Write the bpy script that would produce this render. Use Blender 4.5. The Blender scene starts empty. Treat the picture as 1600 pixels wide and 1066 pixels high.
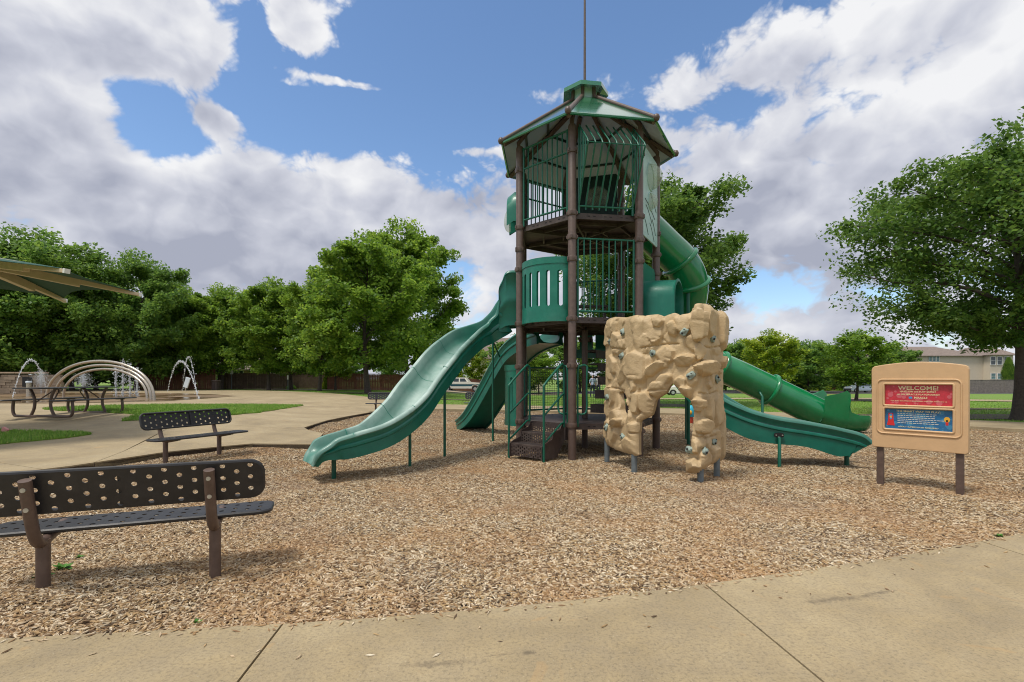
import bpy, bmesh, math, random
import numpy as np
from mathutils import Vector, Matrix, geometry
random.seed(7)
S = bpy.context.scene
COL = S.collection
R = math.radians
PI = math.pi

# ------------------------------------------------------------------ camera, sky, sun, exposure
EYE = 1.4
FPX, HZ = 770.0, 592.0            # focal length and horizon of the photograph, in its own pixels
cam = bpy.data.objects.new('camera', bpy.data.cameras.new('camera'))
COL.objects.link(cam)
cam.location = (0, 0, EYE); cam.rotation_euler = (R(90), 0, 0)
cam.data.sensor_width = 36; cam.data.lens = FPX / 1600 * 36
cam.data.shift_y = (HZ - 533) / 1600
cam.data.clip_start = .05; cam.data.clip_end = 3000
S.camera = cam
S.view_settings.view_transform = 'Standard'; S.view_settings.look = 'None'
S.view_settings.gamma = 1; S.view_settings.use_curve_mapping = False
S.view_settings.exposure = 0.35
S.cycles.filter_width = 1.05; S.cycles.max_bounces = 8; S.cycles.transparent_max_bounces = 16
SUN_EL, SUN_AZ = R(66), R(-128)    # azimuth from +Y (away from the camera) towards +X
sl = bpy.data.lights.new('sun', 'SUN'); sl.energy = 2.4; sl.angle = R(13); sl.color = (1, .95, .87)
so = bpy.data.objects.new('sun', sl); COL.objects.link(so)
sd = Vector((math.sin(SUN_AZ) * math.cos(SUN_EL), math.cos(SUN_AZ) * math.cos(SUN_EL), math.sin(SUN_EL)))
so.rotation_euler = sd.to_track_quat('Z', 'Y').to_euler(); so.location = (0, 0, 60)

W = bpy.data.worlds.new('World'); S.world = W; W.use_nodes = True
WT = W.node_tree; WN = WT.nodes; WL = WT.links; WN.clear()
def wn(t, **k):
    n = WN.new(t)
    for a, b in k.items(): setattr(n, a, b)
    return n
def wm(op, a, b=None, c=None, clamp=False):
    n = wn('ShaderNodeMath', operation=op, use_clamp=clamp)
    for i, v in enumerate((a, b, c)):
        if v is None: continue
        if isinstance(v, (int, float)): n.inputs[i].default_value = v
        else: WL.new(v, n.inputs[i])
    return n.outputs[0]
def build_world():
    sky = wn('ShaderNodeTexSky', sky_type='NISHITA'); sky.sun_disc = False
    sky.sun_elevation = SUN_EL; sky.sun_rotation = SUN_AZ
    sky.altitude = 100; sky.air_density = 1.0; sky.dust_density = .6; sky.ozone_density = 2.2
    tc = wn('ShaderNodeTexCoord'); sx = wn('ShaderNodeSeparateXYZ'); WL.new(tc.outputs['Generated'], sx.inputs[0])
    x, y, z = sx.outputs
    az = wm('ARCTAN2', x, y)
    el = wm('ARCSINE', wm('MINIMUM', wm('MAXIMUM', z, -1.0), 1.0))
    def fbm(dx, dy, scale, detail, seed, rough=.55, sy=1.9, dist=.0):
        # noise over a layer that flattens towards the horizon
        cb = wn('ShaderNodeCombineXYZ')
        WL.new(wm('ADD', az, dx), cb.inputs[0]); WL.new(wm('MULTIPLY', wm('ADD', el, dy), sy), cb.inputs[1]); cb.inputs[2].default_value = seed
        n = wn('ShaderNodeTexNoise'); n.inputs['Scale'].default_value = scale; n.inputs['Detail'].default_value = detail
        n.inputs['Roughness'].default_value = rough; n.inputs['Distortion'].default_value = dist
        WL.new(cb.outputs[0], n.inputs['Vector']); return n.outputs['Fac']
    def blob(px, py, sxp, syp):
        dx, dy = px - 800, HZ - py
        a0 = math.atan2(dx, FPX); e0 = math.atan2(dy, math.hypot(dx, FPX))
        sa = sxp / FPX * math.cos(a0) ** 2; se = syp / FPX * math.cos(e0)
        q = wm('ADD', wm('POWER', wm('DIVIDE', wm('SUBTRACT', az, a0), sa), 2.0), wm('POWER', wm('DIVIDE', wm('SUBTRACT', el, e0), se), 2.0))
        return wm('EXPONENT', wm('MULTIPLY', q, -1.0))
    clear = [(640, 95, 190, 85, .62), (960, 25, 290, 75, .62), (800, 185, 150, 62, .55), (520, 175, 190, 50, .55), (270, 188, 70, 38, .42), (395, 175, 75, 48, .40), (190, 140, 70, 20, .26), (25, 10, 70, 20, .28), (235, 225, 60, 25, .22), (250, 30, 30, 22, .2), (430, 105, 60, 60, .25),
             (402, 60, 24, 75, .3), (1150, 172, 120, 22, .26), (1240, 440, 70, 40, .26), (690, 260, 70, 45, .3), (1330, 165, 110, 18, .2)]
    cloud = [(472, 50, 68, 48, .72), (335, 186, 58, 20, .66), (560, 134, 130, 10, .62), (460, 132, 60, 8, .45), (738, 236, 80, 12, .42), (850, 148, 60, 22, .5),
             (130, 60, 240, 75, .30), (60, 215, 120, 70, .28), (320, 85, 70, 45, .30), (1400, 60, 260, 90, .2), (560, 330, 330, 75, .25), (1150, 300, 300, 60, .15)]
    cov = wm('ADD', .565, 0)
    for b in clear: cov = wm('SUBTRACT', cov, wm('MULTIPLY', blob(*b[:4]), b[4]))
    for b in cloud: cov = wm('ADD', cov, wm('MULTIPLY', blob(*b[:4]), b[4]))
    warp = wm('MULTIPLY', wm('SUBTRACT', fbm(0, 0, 9.0, 3, 4.2, .5, 1.35), .5), .09)
    def puff(dx, dy, scale, seed, det):
        cb = wn('ShaderNodeCombineXYZ')
        WL.new(wm('ADD', wm('ADD', az, dx), warp), cb.inputs[0]); WL.new(wm('ADD', wm('MULTIPLY', wm('ADD', el, dy), 1.35), warp), cb.inputs[1]); cb.inputs[2].default_value = seed
        v = wn('ShaderNodeTexVoronoi', feature='F1', voronoi_dimensions='2D'); v.inputs['Scale'].default_value = scale; v.inputs['Detail'].default_value = det; v.inputs['Roughness'].default_value = .6
        v.inputs['Lacunarity'].default_value = 2.3; v.normalize = True
        WL.new(cb.outputs[0], v.inputs['Vector']); return wm('SUBTRACT', 1.0, v.outputs['Distance'])
    def dens(dx, dy, k):
        f = fbm(dx, dy, 4.0, (9, 0, 0, 4)[k], 3.7, .6 if k == 0 else .5, 1.35)
        return wm('ADD', wm('MULTIPLY', wm('SUBTRACT', f, .5), 1.15), wm('MULTIPLY', wm('SUBTRACT', puff(dx, dy, 9, 2.2, 3 if k == 0 else 1), .66), .75))
    d1 = dens(0, 0, 0); e1 = dens(0, 0, 3); e2 = dens(-.025, .05, 3)
    f0 = fbm(0, 0, 3.0, 4, 8.1, .5, 1.5)
    D = wm('ADD', cov, d1)
    def ss(v, a, b):
        m = wn('ShaderNodeMapRange', interpolation_type='SMOOTHSTEP'); WL.new(v, m.inputs[0])
        m.inputs[1].default_value = a; m.inputs[2].default_value = b; return m.outputs[0]
    mask = ss(D, .38, .57)
    light = wm('ADD', wm('MULTIPLY', wm('SUBTRACT', e1, e2), 1.25), wm('MULTIPLY', wm('SUBTRACT', d1, e1), .62))
    thick = ss(wm('ADD', wm('ADD', cov, e1), wm('MULTIPLY', wm('SUBTRACT', f0, .5), 1.7)), .42, .98)
    low = ss(el, .62, .22)
    shade = wm('SUBTRACT', wm('ADD', wm('SUBTRACT', .98, wm('MULTIPLY', thick, wm('ADD', .26, wm('MULTIPLY', low, .18)))), light), wm('MULTIPLY', low, .36))
    cr = wn('ShaderNodeValToRGB'); WL.new(shade, cr.inputs[0])
    e = cr.color_ramp.elements
    e[0].position = .15; e[0].color = (.39, .415, .51, 1); e[1].position = 1.0; e[1].color = (.88, .885, .905, 1)
    m_ = e.new(.55); m_.color = (.60, .62, .70, 1)
    bg1 = wn('ShaderNodeBackground'); bg1.inputs[1].default_value = .148
    hs = wn('ShaderNodeHueSaturation'); hs.inputs['Saturation'].default_value = 1.08; hs.inputs['Value'].default_value = .95
    WL.new(sky.outputs[0], hs.inputs['Color']); WL.new(hs.outputs[0], bg1.inputs[0])
    bg2 = wn('ShaderNodeBackground'); bg2.inputs[1].default_value = .80; WL.new(cr.outputs[0], bg2.inputs[0])
    mx = wn('ShaderNodeMixShader'); WL.new(mask, mx.inputs[0]); WL.new(bg1.outputs[0], mx.inputs[1]); WL.new(bg2.outputs[0], mx.inputs[2])
    # below the horizon the world is dim earth
    up = ss(z, -.02, .0)
    bg3 = wn('ShaderNodeBackground'); bg3.inputs[0].default_value = (.12, .12, .09, 1); bg3.inputs[1].default_value = .6
    m2 = wn('ShaderNodeMixShader'); WL.new(up, m2.inputs[0]); WL.new(bg3.outputs[0], m2.inputs[1]); WL.new(mx.outputs[0], m2.inputs[2])
    out = wn('ShaderNodeOutputWorld'); WL.new(m2.outputs[0], out.inputs[0])
build_world()

# ------------------------------------------------------------------ helpers
def sm(a, b, x):
    t = min(1, max(0, (x - a) / (b - a))); return t * t * (3 - 2 * t)
def gz(x, y):
    """height of the park ground: rises to the left-hand plaza, falls to the street on the right"""
    u = x / max(y, 3.0); k = sm(17, 30, y)
    return .36 * sm(8.5, 15, y) * sm(-.2 + .15 * k, -.75 + .4 * k, u) - .9 * sm(28, 75, y) * sm(-.2, 0, u)
def gp(px, py, off=0.0):
    """ground point seen at a photograph pixel"""
    Y = 20.0; r = (px - 800) / FPX
    for _ in range(60):
        Y = .5 * Y + .5 * max(1.0, (EYE - gz(r * Y, Y) - off) * FPX / (py - HZ))
    return r * Y, Y
def za(py, Y): return EYE - (py - HZ) * Y / FPX
ORG = {}
def empty(name, loc=(0, 0, 0), label=None, cat=None, group=None, kind=None):
    o = bpy.data.objects.new(name, None); COL.objects.link(o); o.location = loc; o.empty_display_size = .2
    ORG[o] = Vector(loc); tag(o, label, cat, group, kind); return o
def tag(o, label=None, cat=None, group=None, kind=None):
    if label: o['label'] = label
    if cat: o['category'] = cat
    if group: o['group'] = group
    if kind: o['kind'] = kind
    return o
class MB:
    """collects faces, then links them as one mesh object"""
    def __init__(s): s.v = []; s.f = []; s.m = []; s.a = []
    def add(s, vs, fs, m=0, a=None):
        n = len(s.v); s.v += [tuple(p) for p in vs]; s.f += [tuple(i + n for i in f) for f in fs]; s.m += [m] * len(fs)
        s.a += (list(a) if a is not None else [0.0] * len(vs)); return s
    def box(s, c, d, rot=None, m=0):
        x, y, z = d[0] / 2, d[1] / 2, d[2] / 2
        vs = [Vector(p) for p in ((-x,-y,-z),(x,-y,-z),(x,y,-z),(-x,y,-z),(-x,-y,z),(x,-y,z),(x,y,z),(-x,y,z))]
        if rot is not None: vs = [rot @ p for p in vs]
        c = Vector(c)
        return s.add([p + c for p in vs], [(0,3,2,1),(4,5,6,7),(0,1,5,4),(1,2,6,5),(2,3,7,6),(3,0,4,7)], m)
    def tube(s, pts, r, seg=8, m=0, caps=True, closed=False):
        pts = [Vector(p) for p in pts]; n = len(pts)
        rs = r if isinstance(r, (list, tuple)) else [r] * n
        T = []
        for i in range(n):
            if closed: t = pts[(i + 1) % n] - pts[i - 1]
            else: t = pts[min(i + 1, n - 1)] - pts[max(i - 1, 0)]
            T.append(t.normalized() if t.length > 1e-9 else Vector((0, 0, 1)))
        N = T[0].orthogonal().normalized(); vs = []
        for i in range(n):
            N = (N - T[i] * N.dot(T[i])); N = N.normalized() if N.length > 1e-6 else T[i].orthogonal().normalized()
            B = T[i].cross(N)
            for k in range(seg):
                a = 2 * PI * k / seg; vs.append(pts[i] + (N * math.cos(a) + B * math.sin(a)) * rs[i])
        fs = []
        for i in range(n if closed else n - 1):
            j = (i + 1) % n
            for k in range(seg):
                l = (k + 1) % seg; fs.append((i*seg+k, i*seg+l, j*seg+l, j*seg+k))
        if caps and not closed:
            fs.append(tuple(range(seg - 1, -1, -1))); fs.append(tuple((n-1)*seg + k for k in range(seg)))
        return s.add(vs, fs, m)
    def lathe(s, c, prof, seg=16, m=0, rot=None):
        vs = []; c = Vector(c)
        for r, z in prof:
            for k in range(seg):
                a = 2 * PI * k / seg; p = Vector((r * math.cos(a), r * math.sin(a), z)); p = rot @ p if rot is not None else p
                vs.append(p + c)
        fs = [(i*seg+k, i*seg+(k+1)%seg, (i+1)*seg+(k+1)%seg, (i+1)*seg+k) for i in range(len(prof)-1) for k in range(seg)]
        fs.append(tuple(range(seg-1,-1,-1))); fs.append(tuple((len(prof)-1)*seg+k for k in range(seg)))
        return s.add(vs, fs, m)
    def prism(s, poly, z0, z1, m=0):
        """poly of (x, y) or (x, y, zoffset), counter-clockwise"""
        n = len(poly); vs = [(p[0], p[1], z0) for p in poly] + [(p[0], p[1], z1) for p in poly]
        fs = [tuple(range(n-1,-1,-1)), tuple(range(n, 2*n))] + [(i, (i+1)%n, n+(i+1)%n, n+i) for i in range(n)]
        return s.add(vs, fs, m)
    def plate(s, fr, poly, t0, t1, m=0):
        """outline in the plane of frame fr=(origin, ex, ey), thick along its normal from t0 to t1"""
        O, ex, ey = (Vector(q) for q in fr); nz = ex.cross(ey)
        n = len(poly); vs = [O + ex*p[0] + ey*p[1] + nz*t0 for p in poly] + [O + ex*p[0] + ey*p[1] + nz*t1 for p in poly]
        fs = [tuple(range(n-1,-1,-1)), tuple(range(n, 2*n))] + [(i, (i+1)%n, n+(i+1)%n, n+i) for i in range(n)]
        return s.add(vs, fs, m)
    def build(s, name, mat, parent=None, smooth=0, bevel=0, kind=None, label=None):
        me = bpy.data.meshes.new(name)
        org = ORG.get(parent, Vector((0, 0, 0))) if parent else Vector((0, 0, 0))
        me.from_pydata([Vector(p) - org for p in s.v], [], s.f)
        for q in (mat if isinstance(mat, (list, tuple)) else [mat]): me.materials.append(q)
        if any(s.m): me.polygons.foreach_set('material_index', s.m)
        if any(s.a):
            at = me.attributes.new('wear', 'FLOAT', 'POINT'); at.data.foreach_set('value', s.a)
        me.update()
        o = bpy.data.objects.new(name, me); COL.objects.link(o)
        if parent: o.parent = parent
        ORG[o] = org
        if smooth:
            me.polygons.foreach_set('use_smooth', [True] * len(me.polygons))
            if smooth < 180: me.set_sharp_from_angle(angle=R(smooth))
        if bevel:
            b = o.modifiers.new('bevel', 'BEVEL'); b.width = bevel; b.segments = 2; b.limit_method = 'ANGLE'; b.angle_limit = R(40)
        if kind: o['kind'] = kind
        if label: o['label'] = label
        return o
def share(src, name, parent=None, loc=None, rot=None):
    o = src.copy(); o.name = name; COL.objects.link(o); o.parent = parent
    for k in ('label', 'group', 'category', 'kind'):
        if k in o: del o[k]
    if loc is not None: o.location = loc
    if rot is not None: o.rotation_euler = rot
    return o
def copy_tree(o, parent=None):
    c = o.copy(); COL.objects.link(c); c.parent = parent
    for ch in list(o.children): copy_tree(ch, c)
    return c
def crom(P, n=6):
    P = [np.array(p, float) for p in P]; out = []
    for i in range(len(P) - 1):
        a, b, c, d = P[max(i-1, 0)], P[i], P[i+1], P[min(i+2, len(P)-1)]
        for k in range(n):
            t = k / n
            out.append(.5 * ((2*b) + (c-a)*t + (2*a-5*b+4*c-d)*t*t + (3*b-a-3*c+d)*t**3))
    out.append(P[-1]); return out
def rrect(w, h, r, n=5):
    """rounded rectangle about 0,0"""
    out = []
    for cx, cy, a0 in ((w/2-r, h/2-r, 0), (-w/2+r, h/2-r, 90), (-w/2+r, -h/2+r, 180), (w/2-r, -h/2+r, 270)):
        for k in range(n + 1):
            a = R(a0 + 90 * k / n); out.append((cx + r*math.cos(a), cy + r*math.sin(a)))
    return out
def inpoly(x, y, P):
    c = False; j = len(P) - 1
    for i in range(len(P)):
        if (P[i][1] > y) != (P[j][1] > y) and x < (P[j][0]-P[i][0]) * (y-P[i][1]) / (P[j][1]-P[i][1]) + P[i][0]: c = not c
        j = i
    return c
def cdt(outer, holes=(), inner=()):
    vs = []; es = []
    for L in [outer] + list(holes):
        n = len(vs); vs += [Vector(p[:2]) for p in L]; es += [(n+i, n+(i+1) % len(L)) for i in range(len(L))]
    vs += [Vector(p) for p in inner]
    V, E_, F, *_ = geometry.delaunay_2d_cdt(vs, es, [], 0, 1e-5)
    out = []
    for t in F:
        cx = sum(V[i].x for i in t) / 3; cy = sum(V[i].y for i in t) / 3
        if inpoly(cx, cy, outer) and not any(inpoly(cx, cy, h) for h in holes):
            a = (V[t[1]]-V[t[0]]).cross(V[t[2]]-V[t[0]])
            out.append(tuple(t) if a > 0 else tuple(reversed(t)))
    return [(p.x, p.y) for p in V], out
def sheet(poly, zf, cell, skirt=0, holes=(), jit=0.0):
    """ground sheet with a clean outline, following zf(x, y), optional skirt"""
    xs = [p[0] for p in poly]; ys = [p[1] for p in poly]; inner = []
    if cell:
        y = min(ys) + cell / 2
        while y < max(ys):
            x = min(xs) + cell / 2
            while x < max(xs):
                if inpoly(x, y, poly): inner.append((x + random.uniform(-jit, jit), y + random.uniform(-jit, jit)))
                x += cell
            y += cell
    dense = []
    for i, p in enumerate(poly):
        q = poly[(i + 1) % len(poly)]; L = math.dist(p, q); n = max(1, int(L / (cell * 1.5))) if cell else 1
        dense += [(p[0] + (q[0]-p[0])*k/n, p[1] + (q[1]-p[1])*k/n) for k in range(n)]
    V, F = cdt(dense, holes, inner)
    mb = MB(); mb.add([(x, y, zf(x, y)) for x, y in V], F)
    if skirt:
        n = len(dense); area = sum(dense[i][0]*dense[(i+1)%n][1] - dense[(i+1)%n][0]*dense[i][1] for i in range(n))
        L = dense if area > 0 else dense[::-1]
        top = [(x, y, zf(x, y)) for x, y in L]; bot = [(x, y, z - skirt) for x, y, z in top]
        mb.add(top + bot, [(i, n+i, n+(i+1)%n, (i+1)%n) for i in range(n)])
    return mb

# ------------------------------------------------------------------ materials
M = {}
def mat(name, col, rough=.5, var=.0, scale=8.0, metal=0.0, bump=0.0, bscale=60.0, coat=0.0, col2=None, spec=None, dirt=None, dscale=3.0, damt=.5):
    m = bpy.data.materials.new(name); m.use_nodes = True; M[name] = m
    nt = m.node_tree; N = nt.nodes; L = nt.links; b = N['Principled BSDF']
    b.inputs['Roughness'].default_value = rough; b.inputs['Metallic'].default_value = metal
    if coat: b.inputs['Coat Weight'].default_value = coat; b.inputs['Coat Roughness'].default_value = .12
    if spec is not None: b.inputs['Specular IOR Level'].default_value = spec
    tc = N.new('ShaderNodeTexCoord'); co = tc.outputs['Object']
    c1 = (*col, 1); c2 = (*(col2 or [max(0, x * (1 - var)) for x in col]), 1); c3 = (*[min(1, x * (1 + var)) for x in col], 1)
    n = N.new('ShaderNodeTexNoise'); n.inputs['Scale'].default_value = scale; n.inputs['Detail'].default_value = 8; n.inputs['Roughness'].default_value = .65
    L.new(co, n.inputs['Vector'])
    r = N.new('ShaderNodeValToRGB'); L.new(n.outputs['Fac'], r.inputs[0]); e = r.color_ramp.elements
    e[0].position = .3; e[0].color = c2; e[1].position = .7; e[1].color = c3 if not col2 else c1
    out = r.outputs[0]
    if dirt:
        n2 = N.new('ShaderNodeTexNoise'); n2.inputs['Scale'].default_value = dscale; n2.inputs['Detail'].default_value = 10; n2.inputs['Roughness'].default_value = .7
        L.new(co, n2.inputs['Vector'])
        mr = N.new('ShaderNodeMapRange'); L.new(n2.outputs['Fac'], mr.inputs[0]); mr.inputs[1].default_value = .5; mr.inputs[2].default_value = .75; mr.inputs[4].default_value = damt
        mx = N.new('ShaderNodeMix'); mx.data_type = 'RGBA'; L.new(mr.outputs[0], mx.inputs['Factor']); L.new(out, mx.inputs['A']); mx.inputs['B'].default_value = (*dirt, 1)
        out = mx.outputs['Result']
    L.new(out, b.inputs['Base Color'])
    n3 = N.new('ShaderNodeTexNoise'); n3.inputs['Scale'].default_value = scale * 1.7; n3.inputs['Detail'].default_value = 5; L.new(co, n3.inputs['Vector'])
    mr2 = N.new('ShaderNodeMapRange'); L.new(n3.outputs['Fac'], mr2.inputs[0]); mr2.inputs[3].default_value = rough * .8; mr2.inputs[4].default_value = min(1, rough * 1.25)
    L.new(mr2.outputs[0], b.inputs['Roughness'])
    if bump:
        n4 = N.new('ShaderNodeTexNoise'); n4.inputs['Scale'].default_value = bscale; n4.inputs['Detail'].default_value = 6; L.new(co, n4.inputs['Vector'])
        bp = N.new('ShaderNodeBump'); bp.inputs['Strength'].default_value = bump; bp.inputs['Distance'].default_value = .02; L.new(n4.outputs['Fac'], bp.inputs['Height']); L.new(bp.outputs[0], b.inputs['Normal'])
    return m
mat('brown_steel', (.105, .068, .052), .42, .18, 14, bump=.04, bscale=160, dirt=(.2, .15, .12), dscale=7, damt=.25)
mat('deck_brown', (.058, .039, .033), .55, .2, 10, bump=.1, bscale=120, dirt=(.2, .17, .14), dscale=4, damt=.45)
mat('green_rail', (.005, .105, .062), .35, .12, 10)
mat('roof_green', (.012, .20, .085), .12, .1, 5, coat=1.0, dirt=(.3, .36, .3), dscale=2.5, damt=.18)
mat('roof_under', (.50, .55, .55), .35, .06, 6)
mat('tube_green', (.003, .19, .06), .2, .12, 3, coat=.5, dirt=(.06, .26, .14), dscale=2, damt=.35)
mat('teal_plastic', (.003, .155, .10), .4, .14, 4, coat=.12, bump=.05, bscale=90, dirt=(.08, .26, .2), dscale=3, damt=.35)
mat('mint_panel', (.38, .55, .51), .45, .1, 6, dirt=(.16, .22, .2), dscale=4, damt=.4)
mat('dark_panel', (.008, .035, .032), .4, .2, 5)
mat('black_steel', (.022, .021, .022), .42, .25, 10, bump=.03, bscale=200, dirt=(.05, .048, .047), dscale=5, damt=.3)
mat('bolt', (.45, .42, .36), .4, .15, 30, metal=.7)
mat('galvanised', (.16, .19, .2), .5, .2, 12, metal=.3)
mat('sign_tan', (.60, .385, .20), .5, .07, 6, bump=.06, bscale=140)
mat('rock_tan', (.50, .365, .20), .58, .1, 9, bump=.3, bscale=42, dirt=(.36, .24, .12), dscale=6, damt=.4)
mat('hold_grey', (.25, .31, .265), .6, .2, 25, bump=.15, bscale=80)
mat('hole_black', (.01, .01, .01), .8)
mat('clear_dome', (.62, .66, .56), .1, .08, 5, dirt=(.3, .29, .16), dscale=5, damt=.6)
_m = M['clear_dome'].node_tree; _x = _m.nodes.new('ShaderNodeMixShader'); _t = _m.nodes.new('ShaderNodeBsdfTransparent'); _t.inputs[0].default_value = (.93, .95, .9, 1); _x.inputs[0].default_value = .30
_m.links.new(_t.outputs[0], _x.inputs[1]); _m.links.new(_m.nodes['Principled BSDF'].outputs[0], _x.inputs[2]); _m.links.new(_x.outputs[0], _m.nodes['Material Output'].inputs[0])
mat('fabric_green', (.010, .065, .045), .8, .12, 30, bump=.1, bscale=300)
mat('beam_tan', (.56, .44, .29), .45, .08, 6)
mat('steel_arch', (.48, .42, .34), .28, .08, 8, metal=.75)
mat('white_paint', (.72, .71, .66), .4, .06, 5)
mat('white_pipe', (.6, .66, .7), .35, .06, 5)
mat('bark', (.072, .055, .045), .9, .35, 12, bump=.8, bscale=26)
mat('fence_red', (.19, .075, .045), .8, .35, 3.5, bump=.3, bscale=40)
mat('fence_brown', (.12, .075, .055), .85, .35, 3.5, bump=.3, bscale=40)
mat('fence_grey', (.19, .165, .145), .85, .3, 3, bump=.3, bscale=40)
mat('stone_wall', (.26, .2, .14), .85, .35, 1.5, bump=.3, bscale=20)
mat('siding', (.62, .54, .42), .7, .04, 3)
mat('tan_brick', (.42, .31, .21), .85, .2, 2.5)
mat('roof_shingle', (.20, .155, .13), .9, .25, 3, bump=.3, bscale=20)
mat('trim_white', (.75, .74, .7), .5, .04, 4)
mat('window_glass', (.06, .075, .09), .08, .3, 1.5)
mat('window_teal', (.12, .22, .22), .12, .2, 2)
mat('tyre', (.018, .018, .018), .8, .2, 30)
mat('rim_metal', (.5, .5, .5), .35, .1, 20, metal=.6)
mat('truck_white', (.72, .69, .6), .3, .05, 4, coat=.5)
mat('truck_teal', (.02, .085, .11), .3, .1, 4, coat=.5)
mat('suv_silver', (.36, .41, .46), .28, .05, 4, metal=.5, coat=.5)
mat('red_light', (.5, .03, .02), .3)
mat('lamp_clear', (.75, .72, .62), .2)
mat('can_brown', (.07, .045, .038), .6, .2, 8)
mat('poster_red', (.50, .025, .045), .35, .22, 30, coat=.3)
mat('poster_blue', (.012, .13, .30), .35, .2, 30, coat=.3)
mat('letter_cream', (.78, .68, .38), .5)
mat('letter_pale', (.62, .62, .55), .5)
mat('print_red', (.6, .02, .02), .5)
mat('print_orange', (.8, .42, .03), .5)
mat('print_blue', (.06, .28, .55), .5)
mat('skin', (.5, .3, .22), .6, .05, 20)
mat('shirt_blue', (.45, .52, .7), .8, .1, 20)
mat('shirt_white', (.7, .68, .68), .8, .1, 20)
mat('trousers', (.03, .035, .06), .8, .1, 20)
mat('hair', (.04, .025, .015), .7)
mat('soil', (.085, .058, .04), .95, .35, 6, bump=.6, bscale=30)
mat('asphalt', (.075, .073, .07), .9, .2, 4, bump=.2, bscale=60)
mat('litter_pink', (.7, .3, .28), .6)
mat('toy_blue', (.03, .4, .55), .4); mat('toy_red', (.55, .06, .03), .4)
mat('weed_green', (.07, .2, .02), .7, .3, 20)

def node_mat(name):
    m = bpy.data.materials.new(name); m.use_nodes = True; M[name] = m
    N = m.node_tree.nodes; L = m.node_tree.links
    return m, N, L, N['Principled BSDF']
def ramp(N, L, src, stops):
    r = N.new('ShaderNodeValToRGB'); L.new(src, r.inputs[0]); e = r.color_ramp.elements
    e[0].position = stops[0][0]; e[0].color = (*stops[0][1], 1); e[1].position = stops[-1][0]; e[1].color = (*stops[-1][1], 1)
    for p, c in stops[1:-1]:
        q = e.new(p); q.color = (*c, 1)
    return r.outputs[0]
def noise(N, L, co, scale, detail=6, rough=.6, dist=0):
    n = N.new('ShaderNodeTexNoise'); n.inputs['Scale'].default_value = scale; n.inputs['Detail'].default_value = detail
    n.inputs['Roughness'].default_value = rough; n.inputs['Distortion'].default_value = dist; L.new(co, n.inputs['Vector']); return n.outputs['Fac']
def rmap(N, L, v, a, b, c=0.0, d=1.0):
    n = N.new('ShaderNodeMapRange'); L.new(v, n.inputs[0])
    for i, x in enumerate((a, b, c, d)): n.inputs[i+1].default_value = x
    return n.outputs[0]
def mixc(N, L, f, A, B):
    n = N.new('ShaderNodeMix'); n.data_type = 'RGBA'
    if isinstance(f, float): n.inputs['Factor'].default_value = f
    else: L.new(f, n.inputs['Factor'])
    for k, v in (('A', A), ('B', B)):
        if isinstance(v, tuple): n.inputs[k].default_value = (*v, 1)
        else: L.new(v, n.inputs[k])
    return n.outputs['Result']
def bump(N, L, b, h, st, dist):
    n = N.new('ShaderNodeBump'); n.inputs['Strength'].default_value = st; n.inputs['Distance'].default_value = dist
    L.new(h, n.inputs['Height']); L.new(n.outputs[0], b.inputs['Normal'])

def mk_concrete():
    m, N, L, b = node_mat('concrete'); co = N.new('ShaderNodeTexCoord').outputs['Object']
    big = noise(N, L, co, .9, 7, .62, .4); fine = noise(N, L, co, 55, 6, .75); mid = noise(N, L, co, 6, 8, .7)
    c = ramp(N, L, big, [(.25, (.235, .178, .095)), (.5, (.375, .288, .158)), (.76, (.48, .385, .228))])
    c = mixc(N, L, rmap(N, L, mid, .35, .7, 0, .5), c, (.25, .205, .14))
    c = mixc(N, L, rmap(N, L, fine, .48, .66, 0, .62), c, (.13, .105, .065))
    c = mixc(N, L, rmap(N, L, noise(N, L, co, 90, 3, .6), .62, .75, 0, .5), c, (.5, .43, .33))
    # dark spill stains with ragged outlines
    st = noise(N, L, co, 1.05, 12, .72, .6)
    c = mixc(N, L, rmap(N, L, st, .66, .70, 0, .72), c, (.065, .05, .038))
    sp = N.new('ShaderNodeSeparateXYZ'); L.new(co, sp.inputs[0])
    def mth(op, a, b=None):
        n = N.new('ShaderNodeMath'); n.operation = op
        for i, v in enumerate((a, b)):
            if v is None: continue
            if isinstance(v, (int, float)): n.inputs[i].default_value = v
            else: L.new(v, n.inputs[i])
        return n.outputs[0]
    rag = noise(N, L, co, 9, 10, .75, .8)
    for (x0, y0, ax_, ay_, rot) in ((-.30, 2.27, .34, .045, .10), (-.05, 2.34, .12, .02, .2), (1.95, 2.93, .40, .055, .22), (2.25, 3.02, .22, .03, .3), (.08, 2.36, .07, .03, .0), (-2.2, 2.0, .2, .1, .3), (3.4, 3.0, .12, .03, .5)):
        dx, dy = mth('SUBTRACT', sp.outputs[0], x0), mth('SUBTRACT', sp.outputs[1], y0); c_, s_ = math.cos(rot), math.sin(rot)
        u = mth('DIVIDE', mth('ADD', mth('MULTIPLY', dx, c_), mth('MULTIPLY', dy, s_)), ax_); v = mth('DIVIDE', mth('SUBTRACT', mth('MULTIPLY', dy, c_), mth('MULTIPLY', dx, s_)), ay_)
        g = mth('EXPONENT', mth('MULTIPLY', mth('ADD', mth('MULTIPLY', u, u), mth('MULTIPLY', v, v)), -1.0))
        c = mixc(N, L, rmap(N, L, mth('ADD', mth('MULTIPLY', g, .42), rag), .76, .98, 0, .62), c, (.09, .07, .048))
    # orange iron streaks
    st2 = noise(N, L, co, 2.3, 4, .5, 2.5)
    c = mixc(N, L, rmap(N, L, st2, .655, .70, 0, .35), c, (.42, .27, .12))
    L.new(c, b.inputs['Base Color']); b.inputs['Roughness'].default_value = .85
    bump(N, L, b, fine, .35, .01)
mk_concrete()
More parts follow.
